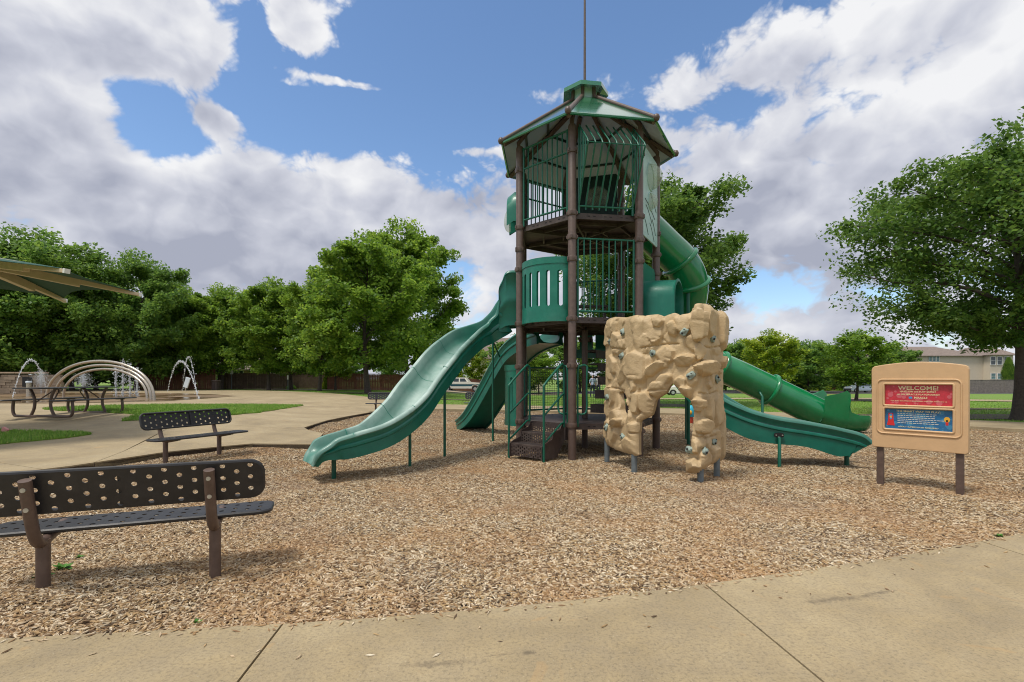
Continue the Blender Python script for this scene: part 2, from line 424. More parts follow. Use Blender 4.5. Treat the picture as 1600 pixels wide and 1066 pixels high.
def mk_mulch():
    m, N, L, b = node_mat('mulch'); co = N.new('ShaderNodeTexCoord').outputs['Object']
    v = N.new('ShaderNodeTexVoronoi'); v.inputs['Scale'].default_value = 34; v.inputs['Randomness'].default_value = 1
    n0 = N.new('ShaderNodeTexNoise'); n0.inputs['Scale'].default_value = 14; L.new(co, n0.inputs['Vector'])
    mx = N.new('ShaderNodeVectorMath'); mx.operation = 'MULTIPLY_ADD'; L.new(n0.outputs['Color'], mx.inputs[0]); mx.inputs[1].default_value = (.12, .12, .12); L.new(co, mx.inputs[2])
    L.new(mx.outputs[0], v.inputs['Vector'])
    sp = N.new('ShaderNodeSeparateColor'); L.new(v.outputs['Color'], sp.inputs[0])
    c = ramp(N, L, sp.outputs[0], [(0, (.03, .018, .01)), (.3, (.10, .058, .028)), (.55, (.21, .127, .062)), (.8, (.30, .205, .115)), (1, (.46, .36, .19))])
    big = noise(N, L, co, .8, 6, .6)
    c = mixc(N, L, rmap(N, L, big, .5, .72, 0, .4), c, (.30, .17, .085))
    L.new(c, b.inputs['Base Color']); b.inputs['Roughness'].default_value = .9
    bump(N, L, b, v.outputs['Distance'], .8, .03)
    m, N, L, b = node_mat('wood_chip'); oi = N.new('ShaderNodeObjectInfo')
    c = ramp(N, L, oi.outputs['Random'], [(0, (.06, .036, .02)), (.16, (.19, .12, .065)), (.34, (.36, .23, .105)), (.5, (.49, .34, .165)), (.64, (.42, .345, .235)), (.82, (.61, .475, .30)), (1, (.80, .70, .52))])
    co = N.new('ShaderNodeTexCoord').outputs['Object']
    c = mixc(N, L, rmap(N, L, noise(N, L, co, 40, 4), .4, .7, 0, .35), c, (.12, .08, .05))
    gp_ = N.new('ShaderNodeNewGeometry').outputs['Position']
    c = mixc(N, L, rmap(N, L, noise(N, L, gp_, .9, 5, .6), .44, .68, 0, .55), c, (.42, .235, .10)); c = mixc(N, L, rmap(N, L, noise(N, L, gp_, .55, 5, .65, .4), .52, .7, 0, .4), c, (.20, .15, .115))
    L.new(c, b.inputs['Base Color']); b.inputs['Roughness'].default_value = .85
mk_mulch()
def mk_grass():
    m, N, L, b = node_mat('lawn'); co = N.new('ShaderNodeTexCoord').outputs['Object']
    big = noise(N, L, co, .25, 6, .6); fine = noise(N, L, co, 30, 6, .8); mid = noise(N, L, co, 2.2, 8, .7)
    c = ramp(N, L, fine, [(.3, (.075, .16, .014)), (.55, (.155, .28, .028)), (.75, (.26, .36, .05))])
    c = mixc(N, L, rmap(N, L, big, .5, .66, 0, .75), c, (.20, .19, .065))
    c = mixc(N, L, rmap(N, L, mid, .54, .68, 0, .8), c, (.115, .085, .055))
    L.new(c, b.inputs['Base Color']); b.inputs['Roughness'].default_value = .95
    bump(N, L, b, fine, .8, .04)
    m, N, L, b = node_mat('grass_blade'); oi = N.new('ShaderNodeObjectInfo')
    c = ramp(N, L, oi.outputs['Random'], [(0, (.085, .20, .014)), (.5, (.165, .33, .024)), (.85, (.25, .39, .045)), (1, (.34, .33, .09))])
    L.new(c, b.inputs['Base Color']); b.inputs['Roughness'].default_value = .6
mk_grass()
def mk_leaf(name, a, b_, c_, tr=.35):
    m, N, L, b = node_mat(name); g = N.new('ShaderNodeNewGeometry')
    c = ramp(N, L, g.outputs['Random Per Island'], [(0, a), (.6, b_), (1, c_)])
    co = N.new('ShaderNodeTexCoord').outputs['Object']
    c = mixc(N, L, rmap(N, L, noise(N, L, co, .9, 3), .45, .7, 0, .45), c, tuple(x * 1.5 for x in c_))
    b.inputs['Roughness'].default_value = .5; b.inputs['Specular IOR Level'].default_value = .35; L.new(c, b.inputs['Base Color'])
    t = N.new('ShaderNodeBsdfTranslucent'); h = N.new('ShaderNodeHueSaturation'); h.inputs['Value'].default_value = 1.55; h.inputs['Hue'].default_value = .485; L.new(c, h.inputs['Color']); L.new(h.outputs[0], t.inputs[0])
    x = N.new('ShaderNodeMixShader'); x.inputs[0].default_value = tr
    L.new(b.outputs[0], x.inputs[1]); L.new(t.outputs[0], x.inputs[2]); L.new(x.outputs[0], N['Material Output'].inputs[0])
mk_leaf('leaf_oak', (.060, .140, .018), (.125, .245, .028), (.23, .34, .042), .5)
mk_leaf('leaf_dark', (.050, .125, .027), (.103, .215, .038), (.19, .30, .05), .5)
mk_leaf('leaf_deep', (.038, .098, .020), (.080, .172, .030), (.145, .235, .042), .5)
mk_leaf('leaf_yellow', (.09, .175, .016), (.19, .29, .028), (.34, .39, .036), .5)
def mk_slide():
    m, N, L, b = node_mat('slide_teal'); co = N.new('ShaderNodeTexCoord').outputs['Object']
    at = N.new('ShaderNodeAttribute'); at.attribute_name = 'wear'
    base = ramp(N, L, noise(N, L, co, 4, 6), [(.3, (.002, .105, .07)), (.7, (.003, .15, .10))])
    n = noise(N, L, co, 5, 8, .68, .6); n2 = noise(N, L, co, 1.3, 5, .6)
    f = N.new('ShaderNodeMath'); f.operation = 'MULTIPLY_ADD'; L.new(n, f.inputs[0]); f.inputs[1].default_value = .9; L.new(rmap(N, L, n2, .3, .7, -.55, .0), f.inputs[2])
    g = N.new('ShaderNodeMath'); g.operation = 'ADD'; g.use_clamp = True; L.new(f.outputs[0], g.inputs[0]); g.inputs[1].default_value = .62
    w = N.new('ShaderNodeMath'); w.operation = 'MULTIPLY'; w.use_clamp = True; L.new(g.outputs[0], w.inputs[0]); L.new(at.outputs['Fac'], w.inputs[1])
    c = mixc(N, L, w.outputs[0], base, (.42, .53, .47))
    L.new(c, b.inputs['Base Color'])
    L.new(rmap(N, L, w.outputs[0], 0, 1, .35, .6), b.inputs['Roughness']); b.inputs['Coat Weight'].default_value = .1
    bump(N, L, b, noise(N, L, co, 70, 4), .06, .01)
mk_slide()
def mk_water():
    m, N, L, b = node_mat('water_spray')
    b.inputs['Base Color'].default_value = (.9, .93, .95, 1); b.inputs['Roughness'].default_value = .15; b.inputs['Transmission Weight'].default_value = .55; b.inputs['IOR'].default_value = 1.33
    m, N, L, b = node_mat('wet_concrete'); co = N.new('ShaderNodeTexCoord').outputs['Object']
    n = noise(N, L, co, .35, 6, .6, .5)
    L.new(ramp(N, L, n, [(.35, (.11, .065, .03)), (.6, (.24, .16, .085))]), b.inputs['Base Color'])
    L.new(rmap(N, L, n, .35, .65, .04, .5), b.inputs['Roughness']); b.inputs['Specular IOR Level'].default_value = .6
mk_water()

for k_ in ('roof_green', 'roof_under'):                     # finely perforated sheet: part of the light passes
    t_ = M[k_].node_tree; x_ = t_.nodes.new('ShaderNodeMixShader'); a_ = t_.nodes.new('ShaderNodeBsdfTransparent'); x_.inputs[0].default_value = .84
    t_.links.new(a_.outputs[0], x_.inputs[1]); t_.links.new(t_.nodes['Principled BSDF'].outputs[0], x_.inputs[2]); t_.links.new(x_.outputs[0], t_.nodes['Material Output'].inputs[0])

# ------------------------------------------------------------------ ground
CZ = .09                                     # paving stands this far above the bark
def cpt(px, py): return gp(px, py, CZ)
def mulch_z(x, y):
    return gz(x, y) + .012 * math.sin(1.7*x + .6) * math.sin(1.3*y) + .01 * math.sin(4.1*x - 2.3*y) - .05 * math.exp(-((x + 3.05)**2 + (y - 6.5)**2) / .30) - .05 * math.exp(-((x - 6.15)**2 + (y - 7.8)**2) / .35) + .012 * math.sin(2.6*x + 1.9*y) * math.sin(3.1*y - 1.2*x) + .11 * math.exp(-((x + 3.05)**2 + (y - 3.1)**2) / .35)
front_edge = [cpt(*p) for p in [(-260,1020),(-100,1006),(0,998),(250,985),(440,975),(620,963),(800,948),(950,932),(1100,913),(1250,892),(1400,870),(1500,852),(1600,833),(1700,812)]]
fx, fy = front_edge[-1]
front_edge += [(fx + 1.2, fy + .62), (fx + 3, fy + 1.75), (fx + 6, fy + 4.2)]
left_edge = [cpt(*p) for p in [(640,638.5),(600,640.5),(574,645),(545,650),(512,656.5),(475,668),(482,672),(505,677),(491,694),(395,693),(350,697),(260,706),(110,728),(0,741),(-120,757)]]
back_top = [cpt(*p) for p in [(650,631),(700,632),(800,633.5),(1040,637.6),(1130,641),(1370,650),(1600,660),(1800,672)]]
back_bot = [cpt(*p) for p in [(640,638.5),(700,639.4),(1040,645.5),(1130,649),(1370,658),(1600,671),(1800,684)]]
def push(P, dx, dy): return [(x + dx, y + dy) for x, y in P]
ex_ = front_edge[-1]
mulch_poly = push(front_edge, 0, -.3) + [(ex_[0] + 3, ex_[1] + 2)] + [(back_bot[-1][0] + 1, back_bot[-1][1])] + push(back_bot[::-1], 0, .25) + push(left_edge[1:], -.25, .2) + [(-9, 4.6), (-7, 2.2)]
mulch = sheet(mulch_poly, mulch_z, .35, jit=.1).build('mulch_bed', M['mulch'], smooth=180); mulch['kind'] = 'structure'

def gn_scatter(o, name, prim, mat_, dens, r0, maxd, smin, smax, tilt, zoff=0.0, seed=0):
    """scatter small solids on a copy of a ground sheet; density falls off with distance from the path"""
    ng = bpy.data.node_groups.new(name, 'GeometryNodeTree')
    ng.interface.new_socket('Geometry', in_out='INPUT', socket_type='NodeSocketGeometry')
    ng.interface.new_socket('Geometry', in_out='OUTPUT', socket_type='NodeSocketGeometry')
    N = ng.nodes; L = ng.links
    gi = N.new('NodeGroupInput'); go = N.new('NodeGroupOutput')
    pos = N.new('GeometryNodeInputPosition'); ln = N.new('ShaderNodeVectorMath'); ln.operation = 'LENGTH'; L.new(pos.outputs[0], ln.inputs[0])
    dv = N.new('ShaderNodeMath'); dv.operation = 'DIVIDE'; dv.inputs[0].default_value = r0; L.new(ln.outputs['Value'], dv.inputs[1])
    mn = N.new('ShaderNodeMath'); mn.operation = 'MINIMUM'; L.new(dv.outputs[0], mn.inputs[0]); mn.inputs[1].default_value = 1
    sq = N.new('ShaderNodeMath'); sq.operation = 'POWER'; L.new(mn.outputs[0], sq.inputs[0]); sq.inputs[1].default_value = 1.7
    md = N.new('ShaderNodeMath'); md.operation = 'MULTIPLY'; L.new(sq.outputs[0], md.inputs[0]); md.inputs[1].default_value = dens
    lt = N.new('ShaderNodeMath'); lt.operation = 'LESS_THAN'; L.new(ln.outputs['Value'], lt.inputs[0]); lt.inputs[1].default_value = maxd
    m3 = N.new('ShaderNodeMath'); m3.operation = 'MULTIPLY'; L.new(md.outputs[0], m3.inputs[0]); L.new(lt.outputs[0], m3.inputs[1])
    dp = N.new('GeometryNodeDistributePointsOnFaces'); L.new(gi.outputs[0], dp.inputs['Mesh']); L.new(m3.outputs[0], dp.inputs['Density']); dp.inputs['Seed'].default_value = seed
    if prim == 'chip':
        pm = N.new('GeometryNodeMeshCone'); pm.inputs['Vertices'].default_value = 4; pm.inputs['Radius Top'].default_value = .5; pm.inputs['Radius Bottom'].default_value = .7; pm.inputs['Depth'].default_value = 1
        geo = pm.outputs['Mesh']
    else:
        pm = N.new('GeometryNodeMeshCone'); pm.inputs['Vertices'].default_value = 3; pm.inputs['Radius Top'].default_value = 0; pm.inputs['Radius Bottom'].default_value = 1; pm.inputs['Depth'].default_value = 1
        geo = pm.outputs['Mesh']
    sm_ = N.new('GeometryNodeSetMaterial'); L.new(geo, sm_.inputs[0]); sm_.inputs['Material'].default_value = mat_
    ip = N.new('GeometryNodeInstanceOnPoints'); L.new(dp.outputs['Points'], ip.inputs['Points']); L.new(sm_.outputs[0], ip.inputs['Instance'])
    rv = N.new('FunctionNodeRandomValue'); rv.data_type = 'FLOAT_VECTOR'; rv.inputs[0].default_value = (-tilt, -tilt, 0); rv.inputs[1].default_value = (tilt, tilt, 6.283)
    L.new(rv.outputs[0], ip.inputs['Rotation'])
    rs = N.new('FunctionNodeRandomValue'); rs.data_type = 'FLOAT_VECTOR'; rs.inputs[0].default_value = smin; rs.inputs[1].default_value = smax; rs.inputs['Seed'].default_value = 5
    L.new(rs.outputs[0], ip.inputs['Scale'])
    L.new(ip.outputs[0], go.inputs[0])
    md_ = o.modifiers.new('scatter', 'NODES'); md_.node_group = ng
chips = bpy.data.objects.new('wood_chips', mulch.data); COL.objects.link(chips); chips.location = (0, 0, .004)
tag(chips, 'shredded tan and brown bark chips covering the playground floor', 'bark chips', kind='stuff')
gn_scatter(chips, 'scatter_chips', 'chip', M['wood_chip'], 4600, 5.2, 27, (.012, .0045, .003), (.060, .0135, .0075), .44)

def clip(poly, a, b):
    """part of poly on the left of line a->b"""
    d = lambda p: (b[0]-a[0])*(p[1]-a[1]) - (b[1]-a[1])*(p[0]-a[0])
    out = []
    for i in range(len(poly)):
        p, q = poly[i-1], poly[i]; dp, dq = d(p), d(q)
        if (dp >= 0) != (dq >= 0):
            t = dp / (dp - dq); out.append((p[0]+(q[0]-p[0])*t, p[1]+(q[1]-p[1])*t))
        if dq >= 0: out.append(q)
    return out
def gapclip(poly, a, b, g):
    """both sides of the joint a->b, each backed off by g"""
    n = Vector((-(b[1]-a[1]), b[0]-a[0])).normalized()
    sh = lambda p, k: (p[0]+n.x*k, p[1]+n.y*k)
    return clip(poly, sh(a, g), sh(b, g)), clip(poly, sh(b, -g), sh(a, -g))
path_poly = front_edge + [(ex_[0] + 4, ex_[1] - 1.5), (11, -1), (9, -4), (-7, -4), (-7, 2.0)]
pz = lambda x, y: gz(x, y) + CZ
fp = sheet(path_poly, lambda x, y: gz(x, y) + CZ - .02, 0, skirt=.2).build('front_path', M['soil']); fp['kind'] = 'structure'
rest = path_poly; slabs = []
for a, b in (((440,977),(368,1070)), ((1103,914),(1292,1070)), ((1533,846),(1640,880))):
    A, B = cpt(*a), cpt(*b)
    L_, R_ = gapclip(rest, A, B, .006)
    # the piece to the left in the picture is finished, the other goes on
    cl = sum(p[0] for p in L_)/len(L_); cr_ = sum(p[0] for p in R_)/len(R_)
    done, rest = (L_, R_) if cl < cr_ else (R_, L_)
    slabs.append(done)
slabs.append(rest)
for s_ in slabs: sheet(s_, pz, .6, skirt=.12).build('concrete_slab', M['concrete'], fp, bevel=0)

fe = front_edge[:-3]
for dpt, dn in ((.07, 420), (.45, 14)):
    sc_ = sheet(fe + [(x, y - dpt) for x, y in fe[::-1]], lambda x, y: pz(x, y) + .003, 0).build('stray_chips', M['wood_chip'])
    tag(sc_, 'loose bark chips spilled onto the edge of the front concrete path' if dn > 100 else 'few scattered bark chips lying farther out on the front concrete path', 'bark chips', kind='stuff')
    gn_scatter(sc_, 'scatter_stray', 'chip', M['wood_chip'], dn, 30, 40, (.010, .004, .002), (.045, .011, .005), .15, seed=int(dn))
plaza_far = [cpt(*p) for p in [(640,631.5),(600,624),(560,618.5),(500,613.5),(440,611),(380,610),(250,609.5),(100,610),(-60,611),(-200,612)]]
plaza_poly = left_edge[::-1][:0] + [p for p in left_edge] + [(-14, 4.8), (-30, 14), (-45, 30)] + plaza_far[::-1] + [cpt(650, 634)]
pl = sheet(plaza_poly, lambda x, y: gz(x, y) + CZ - .02, .9, skirt=.2).build('plaza', M['soil']); pl['kind'] = 'structure'
pieces = [plaza_poly]
for a, b in (((240,760),(-40,717)), ((467,671),(-60,652)), ((640,636),(-200,626)), ((205,700),(330,640))):
    A, B = cpt(*a), cpt(*b); nx = []
    for q in pieces:
        for r_ in gapclip(q, A, B, .006):
            if len(r_) > 2 and abs(sum(r_[i-1][0]*r_[i][1]-r_[i][0]*r_[i-1][1] for i in range(len(r_)))) > .4: nx.append(r_)
    pieces = nx
for q in pieces:
    try: sheet(q, pz, .8, skirt=.1).build('concrete_slab', M['concrete'], pl)
    except Exception as ex: print('slab', ex)
bp_poly = back_bot + back_top[::-1]
bpth = sheet(bp_poly, pz, .6, skirt=.12).build('back_path', M['concrete']); bpth['kind'] = 'structure'

# base ground to the horizon
mb = MB(); xs = [-900,-400,-200,-120,-90,-70,-55,-45,-36,-30,-25,-20,-16,-12,-8,-4,0,4,8,12,16,20,25,30,36,45,55,70,90,120,200,400,900]
ys = [-80,-20,-5,0,4,8,10,12,14,16,18,21,24,27,30,34,38,42,47,52,58,64,70,76,85,100,140,250,500,1200]
vs = [(x, y, gz(x, y) - .16) for y in ys for x in xs]; nx_ = len(xs)
mb.add(vs, [(j*nx_+i, j*nx_+i+1, (j+1)*nx_+i+1, (j+1)*nx_+i) for j in range(len(ys)-1) for i in range(nx_-1)])
mb.build('ground', M['lawn'], smooth=180)['kind'] = 'structure'
lz = lambda x, y: gz(x, y) + .04
lawn_poly = [(p[0], p[1] - .3) for p in plaza_far[::-1]] + [(x, y - .35) for x, y in back_top] + [(60, 14), (110, 60), (110, 120), (-120, 120), (-80, 45)]
lawn = sheet(lawn_poly, lz, 2.2, jit=.4).build('lawn', M['lawn'], smooth=180); lawn['kind'] = 'structure'
lg = bpy.data.objects.new('lawn_grass', lawn.data); COL.objects.link(lg); tag(lg, 'short mown grass of the park lawn beyond the path', 'grass', kind='stuff')
gn_scatter(lg, 'scatter_lawn', 'blade', M['grass_blade'], 330, 17, 46, (.006, .006, .02), (.012, .012, .075), .5, seed=3)
def bare(px, py, a, b):
    x, y = gp(px, py, .04); return x, y, a, b
# bare earth under the big trees and along the path
for k, (px, py, ra, rb) in enumerate([(1560,652,5.5,1.5),(1345,626,3.5,2.2),(1250,615,9,3),(1035,634,2.2,1.2),(740,626,3.2,.6),(575,615,2.5,1.5),(1480,640,3,.6),(1200,650,3,.35)]):
    x0, y0 = gp(px, py, .04)
    q = [(x0 + ra*math.cos(a)*(1+.2*math.sin(3*a+k)), y0 + rb*math.sin(a)*(1+.25*math.cos(2*a+k))) for a in [i*2*PI/28 for i in range(28)]]
    o = sheet(q, lambda x, y: lz(x, y) + .03, 1.0).build('bare_earth', M['soil'], smooth=180); o['kind'] = 'structure'
# grass islands in the plaza
def island(pts, label):
    q0 = [cpt(*p) for p in pts]; q = []; rr = random.Random(5)
    for i in range(len(q0)):
        a, b = q0[i], q0[(i+1) % len(q0)]; n = max(1, int(math.dist(a, b)/.22))
        for k in range(n):
            j = 0 if k == 0 else 1; q.append((a[0]+(b[0]-a[0])*k/n + rr.uniform(-.05,.05)*j, a[1]+(b[1]-a[1])*k/n + rr.uniform(-.07,.07)*j))
    b_ = sheet(q, lambda x, y: gz(x, y) + CZ + .025, .5, skirt=.06).build('grass_island', M['lawn']); b_['kind'] = 'structure'
    g = bpy.data.objects.new('island_grass', b_.data); COL.objects.link(g); tag(g, label, 'grass', kind='stuff')
    gn_scatter(g, 'scatter_island', 'blade', M['grass_blade'], 2600, 10, 40, (.006, .006, .03), (.012, .012, .085), .55, seed=9)
island([(-70,672),(0,674.5),(60,675),(110,677),(143,679),(100,685.5),(50,690),(0,695),(-70,702)], 'small green grass corner at the left edge between concrete walks')
island([(66,639.5),(150,635.5),(230,634),(300,633.5),(400,633),(474,634),(430,641),(400,646),(340,651),(280,655),(190,658.5),(205,652),(215,648),(140,644),(90,642)], 'green grass wedge between the picnic table and the farther black bench')
# street, far sidewalk
def strip(name, pts0, pts1, zf, m_, cell=2.5):
    o = sheet([gp(*p, .05) for p in pts0] + [gp(*p, .05) for p in pts1[::-1]], zf, cell).build(name, m_, smooth=180); o['kind'] = 'structure'; return o
strip('street', [(560,609.5),(700,613),(900,616),(1100,615),(1400,615.5),(1750,615.5)], [(560,607.5),(700,609.5),(900,611.5),(1100,610.5),(1400,611),(1750,611)], lambda x, y: lz(x, y) + .03, M['asphalt'])
strip('sidewalk', [(1030,624.5),(1200,624),(1380,624.5),(1540,627.5),(1750,631)], [(1030,622.5),(1200,622),(1380,622.3),(1540,625),(1750,628)], lambda x, y: lz(x, y) + .035, M['concrete'])
strip('sidewalk', [(380,608.6),(500,610.2),(640,611.2),(700,612.3),(900,616.8)], [(380,607.6),(500,609.0),(640,609.6),(700,610.8),(900,614.8)], lambda x, y: lz(x, y) + .04, M['concrete'])

# ------------------------------------------------------------------ play tower
CX, CY, RP = 1.461, 9.902, 1.409
PHI = 8.5
FV = (1.0444, 8.5556); SIDE = 1.2225
V7 = [Vector(FV)]
for k in range(6):
    a = R(PHI) + k * 2 * PI / 7; V7.append(V7[-1] + SIDE * Vector((math.cos(a), math.sin(a))))
vF, vR, vRB, vB1, vB2, vLB, vL = V7
CC = sum(V7, Vector((0, 0))) / 7
T = empty('play_tower', (CC.x, CC.y, 0), 'seven-sided brown and green play tower with green roof, tube slide and open slides', 'play tower')
D1, D2, D3 = .61, 2.475, 4.295
POST_TOP = 5.78; PR = .073
mb = MB(); mb.lathe((0, 0, 0), [(PR, -.12), (PR, POST_TOP), (PR*.8, POST_TOP + .03)], 18)
p0 = mb.build('post', M['brown_steel'], T, smooth=40); p0.location = (vF.x - CC.x, vF.y - CC.y, 0)
for v_ in list(p0.data.vertices): v_.co.x += CC.x; v_.co.y += CC.y
mb = MB(); mb.lathe((0, 0, 0), [(PR, -.045), (PR+.012, -.045), (PR+.016, -.03), (PR+.016, .03), (PR+.012, .045), (PR, .045)], 18)
for k in range(4):
    a = k * PI / 2 + .4; mb.box((math.cos(a)*(PR+.014), math.sin(a)*(PR+.014), 0), (.03, .03, .05), Matrix.Rotation(a, 3, 'Z'))
c0 = None
for i, v in enumerate(V7):
    p = p0 if i == 0 else share(p0, 'post', T, (v.x - CC.x, v.y - CC.y, 0))
    for zc in (D1 - .02, 1.63, D2 - .03, 3.48, 3.86, D3 - .02, 5.36):
        if c0 is None:
            c0 = mb.build('collar', M['brown_steel'], None, smooth=40); c0.parent = p; c0.location = (0, 0, zc)
        else: share(c0, 'collar', p, (0, 0, zc), (0, 0, random.uniform(0, 1)))
mb = MB(); mb.lathe((CC.x, CC.y, 0), [(.06, -.12), (.06, D2 - .1)], 14); mb.build('centre_post', M['brown_steel'], T, smooth=40)
def v3(v, z): return Vector((v.x, v.y, z))
def deck(z, name, ribs=True):
    out = [CC + (v - CC) * .955 for v in V7]
    mb = MB(); mb.prism([(v.x, v.y) for v in out], z - .012, z)
    d = mb.build('deck', M['deck_brown'], T)
    rim = MB()
    for i in range(7):
        a, b = out[i], out[(i+1) % 7]; e = (b - a).normalized(); n = Vector((e.y, -e.x)); mid = (a + b) / 2
        rt = Matrix(((e.x, -n.x, 0), (e.y, -n.y, 0), (0, 0, 1)))
        L_ = (b - a).length - .05
        rim.box((mid.x + n.x*.012, mid.y + n.y*.012, z - .048), (L_, .02, .104), rt)
        for k in range(9):       # slotted drain holes read as dark dashes on the rim
            if k % 3 == 0: continue
            q = mid + e * ((k - 4) * .1); rim.box((q.x + n.x*.0235, q.y + n.y*.0235, z - .045), (.045, .006, .012), rt, 1)
    rim.build('deck_rim', [M['deck_brown'], M['hole_black']], d)
    rb = MB()
    for v in out:
        a = v3(v, z - .05); b = v3(CC, z - .05); e = (b - a).normalized(); q = (a + b) / 2
        rb.box(q, ((b-a).length - .16, .035, .075), Matrix.Rotation(math.atan2(e.y, e.x), 3, 'Z'))
    for rr in (.35, .68):
        for i in range(7):
            a = v3(CC + (out[i]-CC)*rr, z-.045); b = v3(CC + (out[(i+1)%7]-CC)*rr, z-.045); e = (b-a).normalized()
            rb.box((a+b)/2, ((b-a).length - .05, .03, .055), Matrix.Rotation(math.atan2(e.y, e.x), 3, 'Z'))
    rb.build('deck_rib', M['deck_brown'], d)
for z in (D1, D2, D3): deck(z, 'deck')
# roof
RE, ZE, RI, ZI = 1.77, 5.86, .27, 6.93
un = [(v - CC).normalized() for v in V7]
roof = empty('roof', (CC.x, CC.y, 0)); roof.parent = T; roof.location = (0, 0, 0)
for i in range(7):
    a, b = un[i], un[(i+1) % 7]; g = .985
    q = []
    for (r_, z) in ((RE, ZE), (RI, ZI)):
        for w_ in ((a*g + b*(1-g)), (b*g + a*(1-g))):
            q.append(v3(CC + w_ * r_, z))
    nrm = (q[1]-q[0]).cross(q[2]-q[0]).normalized()
    mb = MB(); lo = [p - nrm*.012 for p in q]
    mb.add(q + lo, [(0,1,3,2),(0,4,5,1),(2,3,7,6),(0,2,6,4),(1,5,7,3)]); mb.add(lo, [(0,2,3,1)], 1)
    e0 = q[0] - Vector((0,0,.03)); e1 = q[1] - Vector((0,0,.03))
    mb.tube([e0, e1], .026, 6)
    mb.build('roof_panel', [M['roof_green'], M['roof_under']], roof)
    mb = MB()
    for t in (.3, .62):
        s0 = q[0].lerp(q[2], t) - nrm*.035; s1 = q[1].lerp(q[3], t) - nrm*.035
        mb.tube([s0, s1], .028, 5)
    mb.build('purlin', M['dark_panel'], roof)
for i in range(7):
    a = v3(CC + un[i]*(RE+.02), ZE+.005); b = v3(CC + un[i]*RI, ZI + .02); c = v3(CC + un[i]*RI*.97, ZI + .2)
    mb = MB(); mb.tube([a, b.lerp(a, .04), b, c], .036, 10)
    rp = mb.build('ridge_pipe', M['brown_steel'], roof, smooth=50)
    mb = MB(); mb.lathe(a, [(.02,-.06),(.045,-.045),(.06,0),(.045,.045),(.02,.06)], 12); mb.build('ball_end', M['brown_steel'], roof, smooth=180)
    mb = MB(); aa = v3(CC + un[i]*RP, POST_TOP - .06); mb.tube([aa, v3(CC + un[i]*RP*1.02, POST_TOP + .1), v3(CC + un[i]*RP*.8, ZE + .42)], .04, 8); mb.tube([v3(CC+un[i]*.3, ZI-.12), v3(CC+un[i]*RE*.98, ZE-.05)], .045, 6)
    mb.build('rafter', M['brown_steel'], roof, smooth=50)
mb = MB(); ring = [(CC + u*RI*.93) for u in un]
mb.prism([(p.x, p.y) for p in ring], ZI - .05, ZI + .21); mb.build('cupola_wall', M['mint_panel'], roof)
RC = .47; lo = [v3(CC + u*RC, ZI + .13) for u in un]; hi = [v3(CC + u*(RC-.005), ZI + .21) for u in un]; top = [v3(CC + u*.08, ZI + .33) for u in un]
inn = [v3(CC + u*.24, ZI + .2) for u in un]
mb = MB(); vs = lo + hi + top + inn
fs = [(i, (i+1)%7, 7+(i+1)%7, 7+i) for i in range(7)] + [(7+i, 7+(i+1)%7, 14+(i+1)%7, 14+i) for i in range(7)] + [tuple(range(14, 21))] + [((i+1)%7, i, 21+i, 21+(i+1)%7) for i in range(7)]
mb.add(vs, fs); mb.build('roof_cap', M['roof_green'], roof)
mb = MB(); mb.tube([v3(CC, ZI+.3), v3(CC, ZI+.45)], .05, 10); mb.build('pole_base', M['roof_green'], roof, smooth=40)
mb = MB(); mb.tube([v3(CC, ZI+.34), v3(CC, 8.6), v3(CC, 10.6)], [.027, .023, .018], 10); mb.build('mast', M['brown_steel'], roof, smooth=40)

def side(i):
    a, b = V7[i], V7[(i+1) % 7]; e = (b - a).normalized(); n = Vector((e.y, -e.x)); return a, b, e, n   # n points out
def rail_panel(i, z0, z1, nb, mid=None, name='bar_railing', matn='green_rail', ins=.10, r=.013):
    a, b, e, n = side(i); A = a + e*ins; B = b - e*ins
    root = empty(name, (CC.x, CC.y, 0)); root.parent = T; root.location = (0, 0, 0)
    mb = MB()
    mb.tube([v3(A, z0), v3(B, z0)], .018, 8); mb.tube([v3(A, z1), v3(B, z1)], .018, 8)
    if mid: mb.tube([v3(A, mid), v3(B, mid)], .018, 8)
    mb.tube([v3(A, z0-.12), v3(A, z1+.018)], .02, 8); mb.tube([v3(B, z0-.12), v3(B, z1+.018)], .02, 8)
    mb.tube([v3(a + e*.06, z1), v3(A, z1)], .02, 6); mb.tube([v3(B, z1), v3(b - e*.06, z1)], .02, 6)
    mb.build('rail_frame', M[matn], root, smooth=50)
    first = None
    for k in range(nb):
        p = A.lerp(B, (k+1) / (nb+1))
        if first is None:
            m2 = MB(); m2.tube([v3(p, z0), v3(p, z1)], r, 8); first = m2.build('bar', M[matn], root, smooth=50); fp0 = p
        else:
            share(first, 'bar', root, (p.x - fp0.x, p.y - fp0.y, 0))
    return root
rail_panel(0, D2 + .1, 3.84, 8)                       # front, middle deck
rail_panel(6, D3 + .1, 5.74, 8, 5.36)                 # left front, top deck
rail_panel(4, D3 + .1, 5.7, 8, 5.3)                   # back left, top deck
rail_panel(3, D2 + .1, 3.6, 7)                        # back, middle deck
